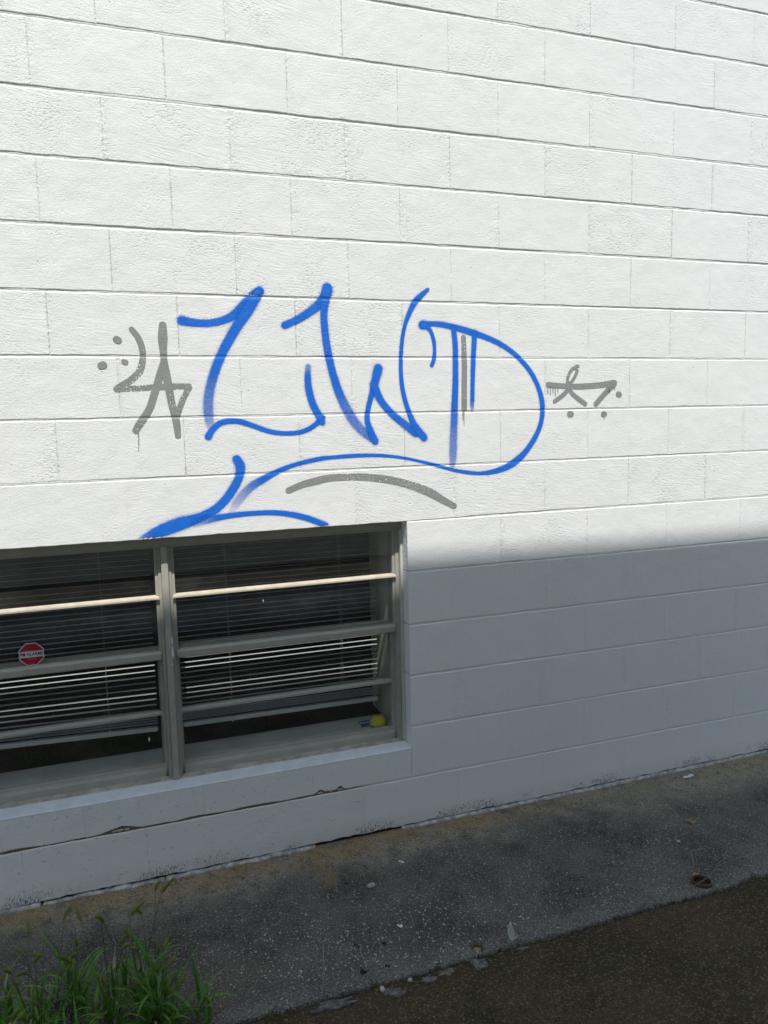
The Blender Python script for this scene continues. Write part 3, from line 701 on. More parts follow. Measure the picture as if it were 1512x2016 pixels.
for i, (a, b) in enumerate(((-0.019, -0.007), (-0.004, 0.007), (0.010, 0.022))):
    slab('white_print', [(a, 0.002), (b, 0.003), (b, 0.009), (a, 0.008)], 0.0006, 0.0009, STW, cd)
cd2 = thing('blue_card', 'dark blue card lying under the front of the yellow dome', 'card', (1.052, 0.163, 0.3634))
slab('card_sheet', [(-0.022, -0.012), (0.045, -0.010), (0.045, 0.03), (-0.024, 0.03)], 0, 0.0005, BLU, cd2)
# pale paint specks on the glass
for sx_, sz_, w_, h_, y_, lab in ((0.586, 0.963, 0.0025, 0.0065, 0.0868, 'white paint fleck on the right upper pane'), (0.150, 0.478, 0.004, 0.010, 0.1245, 'white diamond-shaped fleck low on the left window half')):
    f = flat('paint_fleck', [(sx_ - w_, sz_ + 0.2 * h_), (sx_ - 0.2 * w_, sz_ - h_), (sx_ + w_, sz_ - 0.1 * h_), (sx_, sz_ + h_)], y_, y_ + 0.0005, STW, None)
    tag(f, lab, 'paint fleck')

# ------------------------------------------------------------------ graffiti
BLUE=[
 [(0.3351,1.9756,0.0342,1),(0.3764,1.969,0.0284,1),(0.4259,1.9688,0.0274,1),(0.4702,1.9783,0.0276,1),(0.509,1.9966,0.0315,1),(0.5455,2.0269,0.0393,1),(0.579,2.0591,0.0407,1),(0.6039,2.0819,0.0332,1)],
 [(0.5991,2.0754,0.0345,1),(0.5611,2.0179,0.042,1),(0.5269,1.97,0.038,1),(0.4926,1.9161,0.0354,1),(0.465,1.8687,0.034,1),(0.4403,1.8152,0.034,0.95),(0.4205,1.7586,0.0353,0.85),(0.4099,1.7081,0.0366,0.75),(0.408,1.6574,0.0367,0.7),(0.4123,1.6178,0.0279,0.35)],
 [(0.4036,1.5823,0.0267,1),(0.4173,1.603,0.0229,1),(0.4438,1.626,0.0217,1),(0.4794,1.6342,0.0205,1),(0.5179,1.6307,0.0207,1),(0.5628,1.6154,0.0196,1),(0.6148,1.5958,0.0185,1),(0.6679,1.5865,0.0173,1),(0.7221,1.5876,0.0175,1),(0.7637,1.5998,0.0189,1),(0.7991,1.623,0.0204,1),(0.817,1.6393,0.0204,1)],
 [(0.7683,1.8217,0.0227,0.6),(0.7655,1.7824,0.0254,1),(0.7686,1.7363,0.0282,1),(0.7807,1.6899,0.0284,1),(0.8,1.6497,0.0285,1),(0.8143,1.6213,0.0232,1)],
 [(0.6883,1.9667,0.0274,1),(0.7304,1.9848,0.0276,1),(0.7717,2.0089,0.0304,1),(0.8136,2.0402,0.0346,1),(0.8423,2.0766,0.0387,1),(0.8485,2.0994,0.0387,1)],
 [(0.8484,2.0962,0.0387,1),(0.8379,2.0506,0.0334,1),(0.833,2.0051,0.0281,1),(0.8346,1.953,0.0282,1),(0.8397,1.9007,0.0296,1),(0.8484,1.8482,0.0298,1),(0.8636,1.782,0.0313,0.97),(0.886,1.7151,0.0357,0.9),(0.9162,1.654,0.0397,0.8),(0.9451,1.6107,0.0384,0.75),(0.9772,1.5786,0.0355,0.75),(1.0057,1.5558,0.0276,0.9)],
 [(1.0155,1.5476,0.0293,1),(0.9982,1.5859,0.0275,1),(0.9868,1.6253,0.0225,1),(0.9904,1.6643,0.0209,1),(1.0033,1.7108,0.0225,1),(1.0179,1.7573,0.0305,1),(1.0289,1.796,0.0369,1),(1.0344,1.8153,0.0369,1)],
 [(1.0162,1.7573,0.0337,1),(1.0349,1.7104,0.0307,1),(1.0633,1.6708,0.0277,1),(1.1005,1.6347,0.0295,0.95),(1.1425,1.6019,0.0331,0.9),(1.1808,1.5746,0.0351,1)],
 [(1.239,2.1074,0.0147,1),(1.2128,2.0865,0.0212,1),(1.1867,2.061,0.0244,1),(1.1619,2.0179,0.0195,1),(1.1421,1.9672,0.0162,1),(1.1297,1.905,0.0162,1),(1.1247,1.8349,0.0163,1),(1.1265,1.7644,0.018,1),(1.1379,1.7012,0.0197,1),(1.1564,1.6454,0.0215,1),(1.177,1.6011,0.0283,1),(1.2127,1.556,0.0319,1)],
 [(1.2158,1.9763,0.0345,1),(1.2452,1.9815,0.0214,1),(1.2975,1.9793,0.0233,1),(1.3591,1.9677,0.0253,1),(1.4127,1.9543,0.0272,1),(1.476,1.9359,0.0241,1),(1.5402,1.9108,0.0226,1),(1.5961,1.8786,0.0211,1),(1.6432,1.8401,0.0213,1),(1.6861,1.7903,0.0215,1),(1.715,1.7357,0.0217,1),(1.7295,1.685,0.0236,1),(1.7315,1.6343,0.0219,1),(1.7197,1.5836,0.0219,1),(1.6953,1.5375,0.0237,1),(1.6564,1.4878,0.0254,1),(1.6129,1.4512,0.0307,1),(1.565,1.426,0.0269,1),(1.5082,1.4116,0.0214,1),(1.4521,1.4074,0.0159,1),(1.3968,1.4132,0.0157,1),(1.3332,1.426,0.0138,1),(1.2619,1.4471,0.0136,1),(1.2004,1.4634,0.0118,1),(1.1312,1.4798,0.0117,1),(1.063,1.4904,0.0132,1),(0.9957,1.4953,0.0146,1),(0.9212,1.4957,0.016,1),(0.8397,1.4926,0.0158,1),(0.8014,1.4899,0.0178,1),(0.7456,1.4807,0.0177,1),(0.6972,1.4693,0.0175,1),(0.6559,1.4557,0.0201,1),(0.6217,1.4412,0.0226,1),(0.5876,1.4242,0.0278,0.95),(0.5537,1.4061,0.0316,0.8),(0.5195,1.3781,0.0341,0.55),(0.4919,1.3467,0.0327,0.4),(0.4745,1.3213,0.0261,0.15)],
 [(1.2192,1.9779,0.0328,1),(1.2448,1.9596,0.0182,1),(1.2598,1.9221,0.0166,1),(1.2634,1.8826,0.015,1),(1.2602,1.851,0.0167,1),(1.2511,1.8272,0.0167,1)],
 [(1.3431,1.9643,0.0218,1),(1.3494,1.9072,0.0236,1),(1.3501,1.8353,0.0237,1),(1.3491,1.7711,0.0255,1),(1.3444,1.6904,0.029,0.95),(1.3405,1.6093,0.0325,0.85),(1.3368,1.5441,0.0344,0.7),(1.3341,1.4869,0.0344,0.65),(1.3317,1.4475,0.0259,0.5)],
 [(1.4325,1.9514,0.0239,1),(1.4282,1.8919,0.0222,1),(1.4236,1.8112,0.0206,1),(1.4209,1.7383,0.019,1),(1.4194,1.6894,0.019,0.9),(1.418,1.6526,0.0138,0.3)],
 [(0.4977,1.5004,0.0324,0.95),(0.5095,1.4738,0.0365,1),(0.5025,1.4349,0.0313,1),(0.4847,1.4029,0.0326,1),(0.457,1.3651,0.0325,1),(0.42,1.3312,0.0323,1),(0.3806,1.3108,0.0321,1),(0.3419,1.297,0.0383,1),(0.2911,1.2841,0.0494,1),(0.2406,1.2682,0.0477,1),(0.1906,1.2492,0.0374,0.9),(0.1594,1.2355,0.0273,0.6)],
 [(0.3413,1.284,0.0319,0.3),(0.3925,1.2937,0.0284,0.8),(0.4443,1.3002,0.0221,1),(0.5096,1.3046,0.0197,1),(0.5759,1.3051,0.0186,1),(0.6362,1.3014,0.0202,1),(0.6971,1.2895,0.0218,1),(0.7518,1.2723,0.0234,1),(0.814,1.2449,0.0237,0.9)]]
GREY_A=[
 [(0.171,1.9435,0.0202,1),(0.1899,1.9154,0.0227,1),(0.2004,1.8822,0.0228,1),(0.2006,1.8457,0.0228,1),(0.1896,1.8091,0.0252,1),(0.1644,1.7818,0.024,1),(0.1339,1.7618,0.0239,1),(0.1109,1.7486,0.0214,1)],
 [(0.1109,1.7474,0.0202,1),(0.1596,1.7494,0.0204,1),(0.2191,1.7526,0.0206,1),(0.2795,1.7546,0.0233,1),(0.3481,1.7553,0.0211,1)],
 [(0.3479,1.7516,0.0211,1),(0.3263,1.7155,0.0223,1),(0.3108,1.6781,0.0223,1),(0.2995,1.6501,0.0223,1)],
 [(0.2714,1.9591,0.0266,1),(0.2692,1.9195,0.0339,1),(0.2684,1.8828,0.0279,1),(0.2691,1.8521,0.0243,1),(0.2698,1.8214,0.0268,1)],
 [(0.2669,1.8337,0.0244,1),(0.2546,1.7968,0.028,1),(0.2331,1.7352,0.0268,1),(0.212,1.6799,0.0268,1),(0.1827,1.6371,0.0279,1),(0.1644,1.6097,0.0242,1)],
 [(0.2693,1.8337,0.0268,1),(0.2774,1.772,0.0294,1),(0.2858,1.7035,0.0271,1),(0.2977,1.6408,0.0273,1),(0.3017,1.589,0.0224,1)],
 [(0.1718,1.6033,0.0055,1),(0.1719,1.5754,0.0043,1),(0.1699,1.5412,0.0024,1)],
 [(0.1213,1.9104,0.0248,1),(0.127,1.9074,0.0236,1)],
 [(0.0677,1.8249,0.0246,1),(0.0747,1.8267,0.027,1)],
 [(0.1414,1.8377,0.0214,1),(0.1447,1.8352,0.0214,1)]]
GREY_B=[
 [(1.7588,1.7505,0.0255,1),(1.8279,1.7449,0.024,1),(1.908,1.7426,0.0261,1),(1.9997,1.7471,0.0265,1),(2.0743,1.7553,0.0307,1)],
 [(1.8974,1.8237,0.0186,1),(1.8675,1.8093,0.0157,1),(1.8496,1.7771,0.0148,1),(1.8517,1.7584,0.0139,1),(1.8677,1.7617,0.0139,1),(1.8856,1.7855,0.0158,1),(1.8935,1.8067,0.0167,1)],
 [(1.8477,1.7559,0.0166,1),(1.8679,1.7173,0.0204,1),(1.9328,1.6718,0.0226,1)],
 [(1.8628,1.743,0.0204,1),(1.828,1.7092,0.0203,1),(1.7884,1.6842,0.0184,1)],
 [(2.0723,1.7483,0.0268,1),(2.0311,1.7156,0.0248,1),(1.985,1.6711,0.0247,1)],
 [(1.8602,1.6318,0.0298,1),(1.8653,1.6317,0.0298,1)],
 [(2.0226,1.6286,0.0268,1),(2.0278,1.6285,0.0268,1)],
 [(2.0948,1.7097,0.027,1),(2.1001,1.7079,0.027,1)],
 [(1.7569,1.7396,0.0046,1),(1.7569,1.7168,0.0036,1)],
 [(1.7686,1.7395,0.0046,1),(1.7687,1.7099,0.0037,1)],
 [(1.7804,1.7394,0.0055,1),(1.7805,1.7182,0.0037,1)],
 [(1.7913,1.7393,0.0055,1),(1.7913,1.7054,0.0037,1)],
 [(1.8031,1.7392,0.0055,1),(1.8032,1.7197,0.0037,1)],
 [(2.0496,1.7328,0.0048,1),(2.0498,1.7154,0.0038,1)],
 [(2.0766,1.7413,0.0048,1),(2.0768,1.7256,0.0029,1)],
 [(2.0259,1.6154,0.0048,1),(2.026,1.6076,0.0029,1)]]
GREY_ARC=[
 [(0.6801,1.3796,0.0257,1),(0.7287,1.3973,0.0272,1),(0.7846,1.4094,0.0302,1),(0.8372,1.4179,0.0286,1),(0.9023,1.418,0.0273,1),(0.9684,1.4149,0.0292,1),(1.0354,1.4054,0.0312,1),(1.1033,1.3909,0.0316,1),(1.1722,1.3688,0.0337,1),(1.2333,1.3435,0.0358,1),(1.2863,1.3118,0.0311,1),(1.3356,1.284,0.0261,1)]]
GREY_BAR=[
 [(1.3854,1.9331,0.022,1),(1.3866,1.8836,0.0238,1),(1.3874,1.8113,0.0256,1),(1.3854,1.7305,0.0257,1),(1.3845,1.6614,0.0258,1)],
 [(1.3789,1.6493,0.0052,1),(1.3785,1.6166,0.0034,1)],
 [(1.3835,1.6492,0.0052,1),(1.3828,1.5969,0.0026,1)]]

def catmull(pts, step=0.0025):
    out = []
    P = [pts[0]] + list(pts) + [pts[-1]]
    for i in range(1, len(P) - 2):
        p0, p1, p2, p3 = P[i - 1], P[i], P[i + 1], P[i + 2]
        L = math.hypot(p2[0] - p1[0], p2[1] - p1[1]); n = max(1, int(L / step))
        for a in range(n):
            t = a / n; r = []
            for c in range(4):
                r.append(0.5 * (2 * p1[c] + (p2[c] - p0[c]) * t + (2 * p0[c] - 5 * p1[c] + 4 * p2[c] - p3[c]) * t * t + (3 * p1[c] - p0[c] - 3 * p2[c] + p3[c]) * t ** 3))
            out.append(r)
    out.append(list(pts[-1]))
    return out
def stroke(pts, lift, grow):
    pl = catmull(pts); N = 10
    vs = []; fs = []; cols = []
    def w_(p): return p[2] * grow / 2
    rows = []
    dirs = []
    for i, p in enumerate(pl):
        a = pl[max(0, i - 2)]; b = pl[min(len(pl) - 1, i + 2)]
        d = Vector((b[0] - a[0], b[1] - a[1])); d = d.normalized() if d.length > 1e-7 else Vector((1, 0)); dirs.append(d)
    # round caps: extra rows before and after, narrowing like a half circle
    cap = 5
    seq = []
    for c in range(cap, 0, -1): seq.append((0, -c / cap))
    seq += [(i, 0.0) for i in range(len(pl))]
    for c in range(1, cap + 1): seq.append((len(pl) - 1, c / cap))
    for i, e in seq:
        p = pl[i]; d = dirs[i]; n = Vector((-d.y, d.x)); w = w_(p)
        for j in range(N + 1):
            s = -1 + 2 * j / N
            ww = math.sqrt(max(0.0, 1 - e * e)) if e else 1.0
            px = p[0] + d.x * w * e + n.x * w * s * ww; pz = p[1] + d.y * w * e + n.y * w * s * ww
            vs.append((px, -0.0006 - lift + groove_y(px, pz), pz)); cols.append((math.hypot(e, s * ww) if e else abs(s), p[3]))
    m = N + 1
    for i in range(len(seq) - 1):
        for j in range(N):
            f = (i * m + j, i * m + j + 1, (i + 1) * m + j + 1, (i + 1) * m + j)
            if any(vs[k][2] < WIN_Z1 + 0.0005 and vs[k][0] < WIN_X1 for k in f): continue
            fs.append(f)
    me = mesh('paint_stroke', vs, fs, True)
    ca = me.color_attributes.new('cover', 'FLOAT_COLOR', 'POINT')
    for k, (v, o) in enumerate(cols): ca.data[k].color = (min(1, v), o, 0, 1)
    return me
def graffiti(name, label, strokes, mat, grow):
    xs = [p[0] for s in strokes for p in s]; zs = [p[1] for s in strokes for p in s]
    o = thing(name, label, 'graffiti', ((min(xs) + max(xs)) / 2, 0, min(zs)))
    for i, s in enumerate(strokes):
        c = link('paint_stroke', stroke(s, 0.0002 + 0.00012 * (i % 9), grow), mat, o)
        c.location = -Vector(o.location)
    return o
graffiti('spray_paint_tag', 'large blue spray-painted LWD tag with flourishes above the window', BLUE, BLUEP, 1.78)
graffiti('painted_mark', 'grey drippy painted letters with three dots left of the blue tag', GREY_A, GREYP, 1.08)
graffiti('painted_mark', 'grey painted star-like mark with three dots right of the blue tag', GREY_B, GREYP, 1.08)
graffiti('painted_mark', 'single grey painted arc between the blue tag and the window head', GREY_ARC, GREYP, 1.08)
graffiti('painted_mark', 'short vertical grey bar inside the last blue letter', GREY_BAR, GREYP, 1.08)
# ------------------------------------------------------------------ the building across the alley (it shades the lower wall)
NB = thing('neighbouring_building', 'tall pale stucco building across the alley that shades the lower wall', 'building', (0, -3.3, 0))
NB.rotation_euler = (0, 0, -math.atan(0.00694))
NBW = simple('pale_stucco', (0.62, 0.61, 0.56), 0.8, 0.1, 5, 0.002, 40, 0.2)
NBB = simple('brown_brick', (0.10, 0.06, 0.045), 0.8, 0.25, 40, 0.002, 90, 0.2)
NBC = simple('grey_footing', (0.26, 0.29, 0.33), 0.8, 0.2, 8, 0.002, 60, 0.2)
NH = 7.145
box('stucco_wall', -2.4, 4.2, -6, -0.06, 0.455, NH - 0.25, NBW, NB, 0.01)
box('parapet', -2.45, 4.25, -6.05, 0.0, NH - 0.25, NH, NBW, NB, 0.0)
box('footing', -2.4, 4.2, -6, -0.05, -0.05, 0.30, NBC, NB, 0.01)
bm = bmesh.new()
for r_ in range(2):
    for i in range(33):
        x = -2.38 + i * 0.2 + (0.1 if r_ else 0)
        box_bm(bm, x + 0.004, x + 0.196, -0.2, -0.045, 0.304 + r_ * 0.075, 0.304 + r_ * 0.075 + 0.067)
o = link('brick_band', bm_mesh('brick_band', bm), NBB, NB, kind='stuff')

# ------------------------------------------------------------------ patches, stones and litter
def outline(cx, cy, rx, ry, n, seed, rough=0.35):
    pts = []
    for i in range(n):
        a = 2 * math.pi * i / n; k = 1 + rough * noise.noise(Vector((math.cos(a) * 1.6, math.sin(a) * 1.6, seed * 4.1))) + 0.12 * noise.noise(Vector((math.cos(a) * 6, math.sin(a) * 6, seed)))
        pts.append((cx + rx * k * math.cos(a), cy + ry * k * math.sin(a)))
    return pts
PATCH = simple('thin_mortar_patch', (0.14, 0.135, 0.125), 0.9, 0.45, 70, 0.003, 120, 0.2)
for i, (x, y, a, b, lab) in enumerate(((1.029, -0.800, 0.026, 0.019, 'small pale mortar patch on the asphalt below the round hole'), (0.926, -0.798, 0.024, 0.014, 'pale mortar patch touching the edge of the concrete strip'),
        (0.752, -0.816, 0.030, 0.020, 'rounded pale mortar patch beside two pebbles on the asphalt'), (0.575, -0.800, 0.065, 0.018, 'long pale mortar smear along the crack at the slab edge'), (0.864, -0.806, 0.018, 0.012, 'tiny pale mortar patch between two larger ones'), (1.183, -0.786, 0.016, 0.008, 'small pale mortar patch in front of the curled leaf'))):
    o = slab('mortar_patch', [(p[0] * (1 + 0.28 * noise.noise(Vector((p[0] * 190, p[1] * 190, i)))), p[1] * (1 + 0.28 * noise.noise(Vector((p[0] * 190, p[1] * 190, i + 9))))) for p in outline(0, 0, a, b, 72, i + 2, 0.9)], 0, 0.0042, PATCH, None); o.location = (x, y, -0.0135)
    tag(o, lab, 'mortar patch', 'mortar patches at the slab edge')
WHT = simple('pale_stone', (0.46, 0.45, 0.42), 0.7, 0.15, 60, 0.0006, 200, 0.3)
GRY = simple('grey_stone', (0.36, 0.35, 0.32), 0.7, 0.1, 60, 0.0006, 200, 0.3)
DRK = simple('dark_dead_leaf', (0.020, 0.012, 0.008), 0.7, 0.3, 80, 0.001, 200, 0.2)
TAN = simple('tan_dry_leaf', (0.28, 0.20, 0.10), 0.7, 0.25, 80, 0.001, 200, 0.2)
PAPER = simple('white_scrap', (0.72, 0.72, 0.72), 0.6, 0.06, 60, 0.001, 150, 0.2, dark=0.2)
RUST = simple('rusty_metal', (0.045, 0.018, 0.010), 0.45, 0.4, 60, 0.001, 150, 0.5)
STRAW = simple('dry_straw', (0.26, 0.24, 0.17), 0.7, 0.15, 60, 0, 150, 0.2)
def gz(x, y): return ground_z(x, y) if y > edge_y(x) else -0.014
for i, (x, y, r, m, lab) in enumerate(((0.847, -0.329, (0.015, 0.011, 0.009), GRY, 'smooth grey pebble alone on the concrete strip'), (0.723, -0.795, (0.010, 0.008, 0.008), WHT, 'pale pebble on the asphalt at the end of a mortar patch'),
        (0.812, -0.788, (0.008, 0.006, 0.006), WHT, 'small pale pebble resting near the slab edge crack'), (0.86, -0.315, (0.004, 0.003, 0.003), WHT, 'tiny white chip beside the smooth grey pebble'), (2.03, -0.49, (0.008, 0.006, 0.004), WHT, 'small pale stone left of the tan dry leaf'))):
    o = link('pebble', blob('pebble', r, None, i + 3, rough=0.25), m, None, (x, y, gz(x, y) + r[2] * 0.6)); o.rotation_euler = (0, 0, i * 1.3)
    tag(o, lab, 'pebble')
def scrap(name, x, y, a, b, mat, lab, cat, seed, h=0.006, lift=0.0, rotz=0.0):
    """a crumpled flake: a subdivided outline bent by noise, with thickness"""
    bm = bmesh.new(); n = 14; top = []
    pts = outline(0, 0, a, b, n, seed, 0.7); rings = []
    for k in (1.0, 0.6, 0.25):
        rings.append([Vector((p[0] * k, p[1] * k, h * (0.6 + noise.noise(Vector((p[0] * k * 90, p[1] * k * 90, seed)))))) for p in pts])
    for s in (0.0, -0.0007):
        vr = [[bm.verts.new(v + Vector((0, 0, s))) for v in r] for r in rings]; top.append(vr)
        for A_, B_ in zip(vr, vr[1:]):
            for i in range(n): bm.faces.new((A_[i], A_[(i + 1) % n], B_[(i + 1) % n], B_[i]))
        bm.faces.new(vr[-1])
    for i in range(n): bm.faces.new((top[0][0][i], top[0][0][(i + 1) % n], top[1][0][(i + 1) % n], top[1][0][i]))
    o = link(name, bm_mesh(name, bm), mat, None, (x, y, gz(x, y) + lift)); o.rotation_euler = (0, 0, rotz)
    return tag(o, lab, cat)
scrap('paint_flake', 1.0, -0.224, 0.006, 0.014, PAPER, 'white paint flake on the concrete just off the wall', 'paint flake', 1, 0.005, 0.001, 0.5)
scrap('paint_flake', 0.864, -0.566, 0.009, 0.008, PAPER, 'white paint flake among the pale grit of the concrete', 'paint flake', 2, 0.006, 0.001)
scrap('paper_scrap', 2.436, -0.080, 0.028, 0.012, PAPER, 'torn white paper scrap lying against the foot of the wall', 'paper scrap', 3, 0.010, 0.002, 0.1)
scrap('dead_leaf', 2.172, -0.392, 0.022, 0.014, TAN, 'tan dry leaf lying alone on the right of the concrete', 'leaf', 4, 0.009, 0.001, -0.5)
scrap('dead_leaf', 0.788, -0.628, 0.0075, 0.007, DRK, 'dark dead leaf bit in the middle of the grit', 'leaf', 5, 0.007, 0.001)
scrap('dead_leaf', 0.765, -0.722, 0.006, 0.006, DRK, 'dark dead leaf bit nearer the slab edge, right of another', 'leaf', 6, 0.006, 0.001)
scrap('dead_leaf', 0.689, -0.722, 0.009, 0.008, DRK, 'dark brown leaf bit closest to the slab edge crack', 'leaf', 7, 0.008, 0.001)
scrap('dead_leaf', 0.705, -0.598, 0.007, 0.006, DRK, 'blackish leaf bit left of the leaf in the grit', 'leaf', 8, 0.006, 0.001)
scrap('dead_leaf', 0.774, -0.2665, 0.009, 0.008, DRK, 'dark leaf bit sunk in the small rusty hole', 'leaf', 9, 0.003, 0.010)
scrap('dead_leaf', 1.052, -0.745, 0.014, 0.011, TAN, 'tan leaf litter at the bottom of the round hole', 'leaf', 10, 0.005, 0.020)
# the curled pale leaf standing at the slab edge
cl = thing('curled_leaf', 'curled pale grey dry leaf standing upright at the slab edge', 'leaf', (1.174, -0.757, -0.001))
cl.scale = (0.85, 0.85, 0.8)
PALE = simple('silvery_dry_leaf', (0.62, 0.62, 0.58), 0.7, 0.15, 90, 0.0015, 220, 0.2)
vs = []; fs = []; NU, NV = 14, 8
for i in range(NU + 1):
    t = i / NU; wid = 0.0125 * math.sin(math.pi * (0.16 + 0.84 * t) ** 0.8) + 0.001
    for j in range(NV + 1):
        s = -1 + 2 * j / NV
        vs.append((-0.004 - 0.006 * t + wid * s + 0.0025 * noise.noise(Vector((t * 9, s * 3, 1))), 0.006 * t + 0.009 * s * s + (0.0018 if j % 2 else 0) + 0.003 * math.sin(t * 5), 0.074 * t))
for i in range(NU):
    for j in range(NV):
        a = i * (NV + 1) + j; fs.append((a, a + 1, a + NV + 2, a + NV + 1))
lf = link('leaf_blade', mesh('leaf_blade', vs, fs), PALE, cl); sol = lf.modifiers.new('solid', 'SOLIDIFY'); sol.thickness = 0.0008
tube('leaf_stalk', [(-0.006, 0.005, 0.002), (0.004, 0.002, 0.004), (0.010, 0.001, 0.010), (0.012, 0.0, 0.018)], 0.0014, PALE, cl)
tube('leaf_lobe', [(0.001, 0.004, 0.068), (0.005, 0.003, 0.066), (0.007, 0.002, 0.062)], 0.002, PALE, cl)
# rusty pipe end
rp = thing('pipe_end', 'dark rusty round pipe end set in the concrete at far right', 'pipe', (1.927, -0.728, 0.0))
bm = bmesh.new(); segs = 32; prof = [(0.027, -0.018), (0.0275, 0.005), (0.030, 0.0085), (0.0335, 0.006), (0.035, -0.006)]
rg = [[bm.verts.new((r_ * (1 + 0.05 * noise.noise(Vector((math.cos(6.283 * i / segs) * 2, math.sin(6.283 * i / segs) * 2, 3)))) * math.cos(6.283 * i / segs), r_ * math.sin(6.283 * i / segs), z_ + 0.0015 * noise.noise(Vector((i * 0.7, r_ * 90, 0))))) for i in range(segs)] for r_, z_ in prof]
for a, b in zip(rg, rg[1:]):
    for i in range(segs): bm.faces.new((a[i], a[(i + 1) % segs], b[(i + 1) % segs], b[i]))
link('pipe_rim', bm_mesh('pipe_rim', bm, True), RUST, rp)
bm = bmesh.new(); bmesh.ops.create_circle(bm, cap_ends=True, segments=24, radius=0.0275)
link('pipe_plug', bm_mesh('pipe_plug', bm), RUST, rp, (0, 0, -0.012))
ORG = simple('orange_leaf_bit', (0.34, 0.15, 0.04), 0.6, 0.3, 80, 0.001, 200, 0.3)
o = scrap('dead_leaf', 1.930, -0.697, 0.012, 0.007, ORG, 'orange dry leaf bit caught on the rusty pipe end', 'leaf', 14, 0.007, 0.006); o.location.z = 0.008
o = scrap('paper_scrap', 1.931, -0.742, 0.010, 0.005, PALE, 'pale scrap lying inside the rusty pipe end', 'scrap', 15, 0.003, 0.0); o.location.z = -0.009
# straws
for pts, lab in (([(1.962, -0.652, 0.004), (1.985, -0.62, 0.012), (2.012, -0.578, 0.016), (2.05, -0.572, 0.010), (2.085, -0.570, 0.004)], 'bent pale straw on the concrete behind the pipe end'),
        ([(1.80, -0.722, 0.003), (1.88, -0.742, 0.005), (1.96, -0.722, 0.006), (2.06, -0.668, 0.004)], 'long thin straw lying in front of the pipe end'),
        ([(2.115, -0.668, 0.004), (2.19, -0.668, 0.008), (2.26, -0.665, 0.006), (2.36, -0.655, 0.004)], 'brown twig at the right edge by the asphalt'),
        ([(0.545, -0.78, 0.003), (0.575, -0.70, 0.02), (0.59, -0.64, 0.03), (0.60, -0.60, 0.032)], 'fine pale straw rising right of the weeds')):
    pts = [(p[0] + 0.002 * noise.noise(Vector((i * 2.3, p[0], 0))), p[1], p[2]) for i, p in enumerate(pts)]
    o = tube('dry_straw', pts, 0.0011, STRAW, None, 5); tag(o, lab, 'straw')
# pale grit showing in the worn concrete
def grit(name, n, fx, mat, smin, smax, lab, seed):
    r = random.Random(seed); vs = []; fs = []
    while n:
        x, y = fx(r)
        if y < edge_y(x) + 0.004: continue
        if any(math.hypot(x - h[0], y - h[1]) < h[2] * 1.25 for h in HOLES): continue
        s = r.uniform(smin, smax) ** 1.0; a0 = r.uniform(0, 6.28); z = ground_z(x, y); k = r.randint(5, 7); b = len(vs); el = r.uniform(0.5, 0.95)
        for ring, (kk, zz) in enumerate(((1.0, -0.0008), (0.9, s * 0.30), (0.5, s * 0.48))):
            for i in range(k):
                a = 6.283 * i / k; q_ = s * kk * (0.85 + 0.3 * noise.noise(Vector((i * 1.7, b * 0.37, 0))))
                u, v = q_ * math.cos(a), q_ * el * math.sin(a)
                vs.append((x + u * math.cos(a0) - v * math.sin(a0), y + u * math.sin(a0) + v * math.cos(a0), z + zz))
        for ring in range(2):
            for i in range(k): fs.append((b + ring * k + i, b + ring * k + (i + 1) % k, b + (ring + 1) * k + (i + 1) % k, b + (ring + 1) * k + i))
        fs.append(tuple(b + 2 * k + i for i in range(k))); n -= 1
    o = link(name, mesh(name, vs, fs), mat, None, kind='stuff'); o['label'] = lab
grit('exposed_grit', 520, lambda r: (r.gauss(0.74, 0.32), r.gauss(-0.61, 0.12)), WHT, 0.0014, 0.0046, 'pale grit showing in the worn concrete strip', 3)
grit('exposed_grit', 1500, lambda r: (r.uniform(-0.3, 2.9), r.uniform(-0.77, -0.03)), GRY, 0.0010, 0.0036, 'scattered grey grit on the concrete strip', 4)

# ------------------------------------------------------------------ foxtail weeds
LEAF = make_leaf('grass_blade', (0.05, 0.17, 0.022), (0.17, 0.34, 0.06))
STEM = make_leaf('grass_stem', (0.06, 0.11, 0.03), (0.09, 0.14, 0.04))
SEED = make_leaf('seed_head', (0.14, 0.19, 0.035), (0.21, 0.25, 0.06))
def blade_mesh(i):
    r = random.Random(100 + i); L = r.uniform(0.10, 0.19); wd = r.uniform(0.0026, 0.0075); bend = r.choice([r.uniform(0.2, 0.8), r.uniform(0.6, 1.7), r.uniform(1.2, 2.4)]); N = 10
    vs = []; fs = []; x = z = 0.0; a = 0.0; tw = r.uniform(-0.8, 0.8)
    for k in range(N + 1):
        t = k / N; w_ = wd * min(1, 0.55 + 2.2 * t) * (1 - t ** 2.2) + 0.0002
        a = bend * t ** 1.5; ct, st_ = math.cos(tw * t), math.sin(tw * t)
        for s in (-1, 0, 1):
            off = w_ * s; fold = -abs(s) * w_ * 0.35
            vs.append((x + off * st_ * 0.5 - fold * math.cos(a), off * ct, z + fold * 0 + abs(s) * w_ * 0.15))
        x += L / N * math.sin(a); z += L / N * math.cos(a)
    for k in range(N):
        for s in range(2): fs.append((k * 3 + s, k * 3 + s + 1, k * 3 + s + 4, k * 3 + s + 3))
    return mesh('leaf_blade', vs, fs, True)
BLADES = [blade_mesh(i) for i in range(14)]
DRY = [m.copy() for m in BLADES]
for m in DRY: m.materials.clear(); m.materials.append(STRAW)
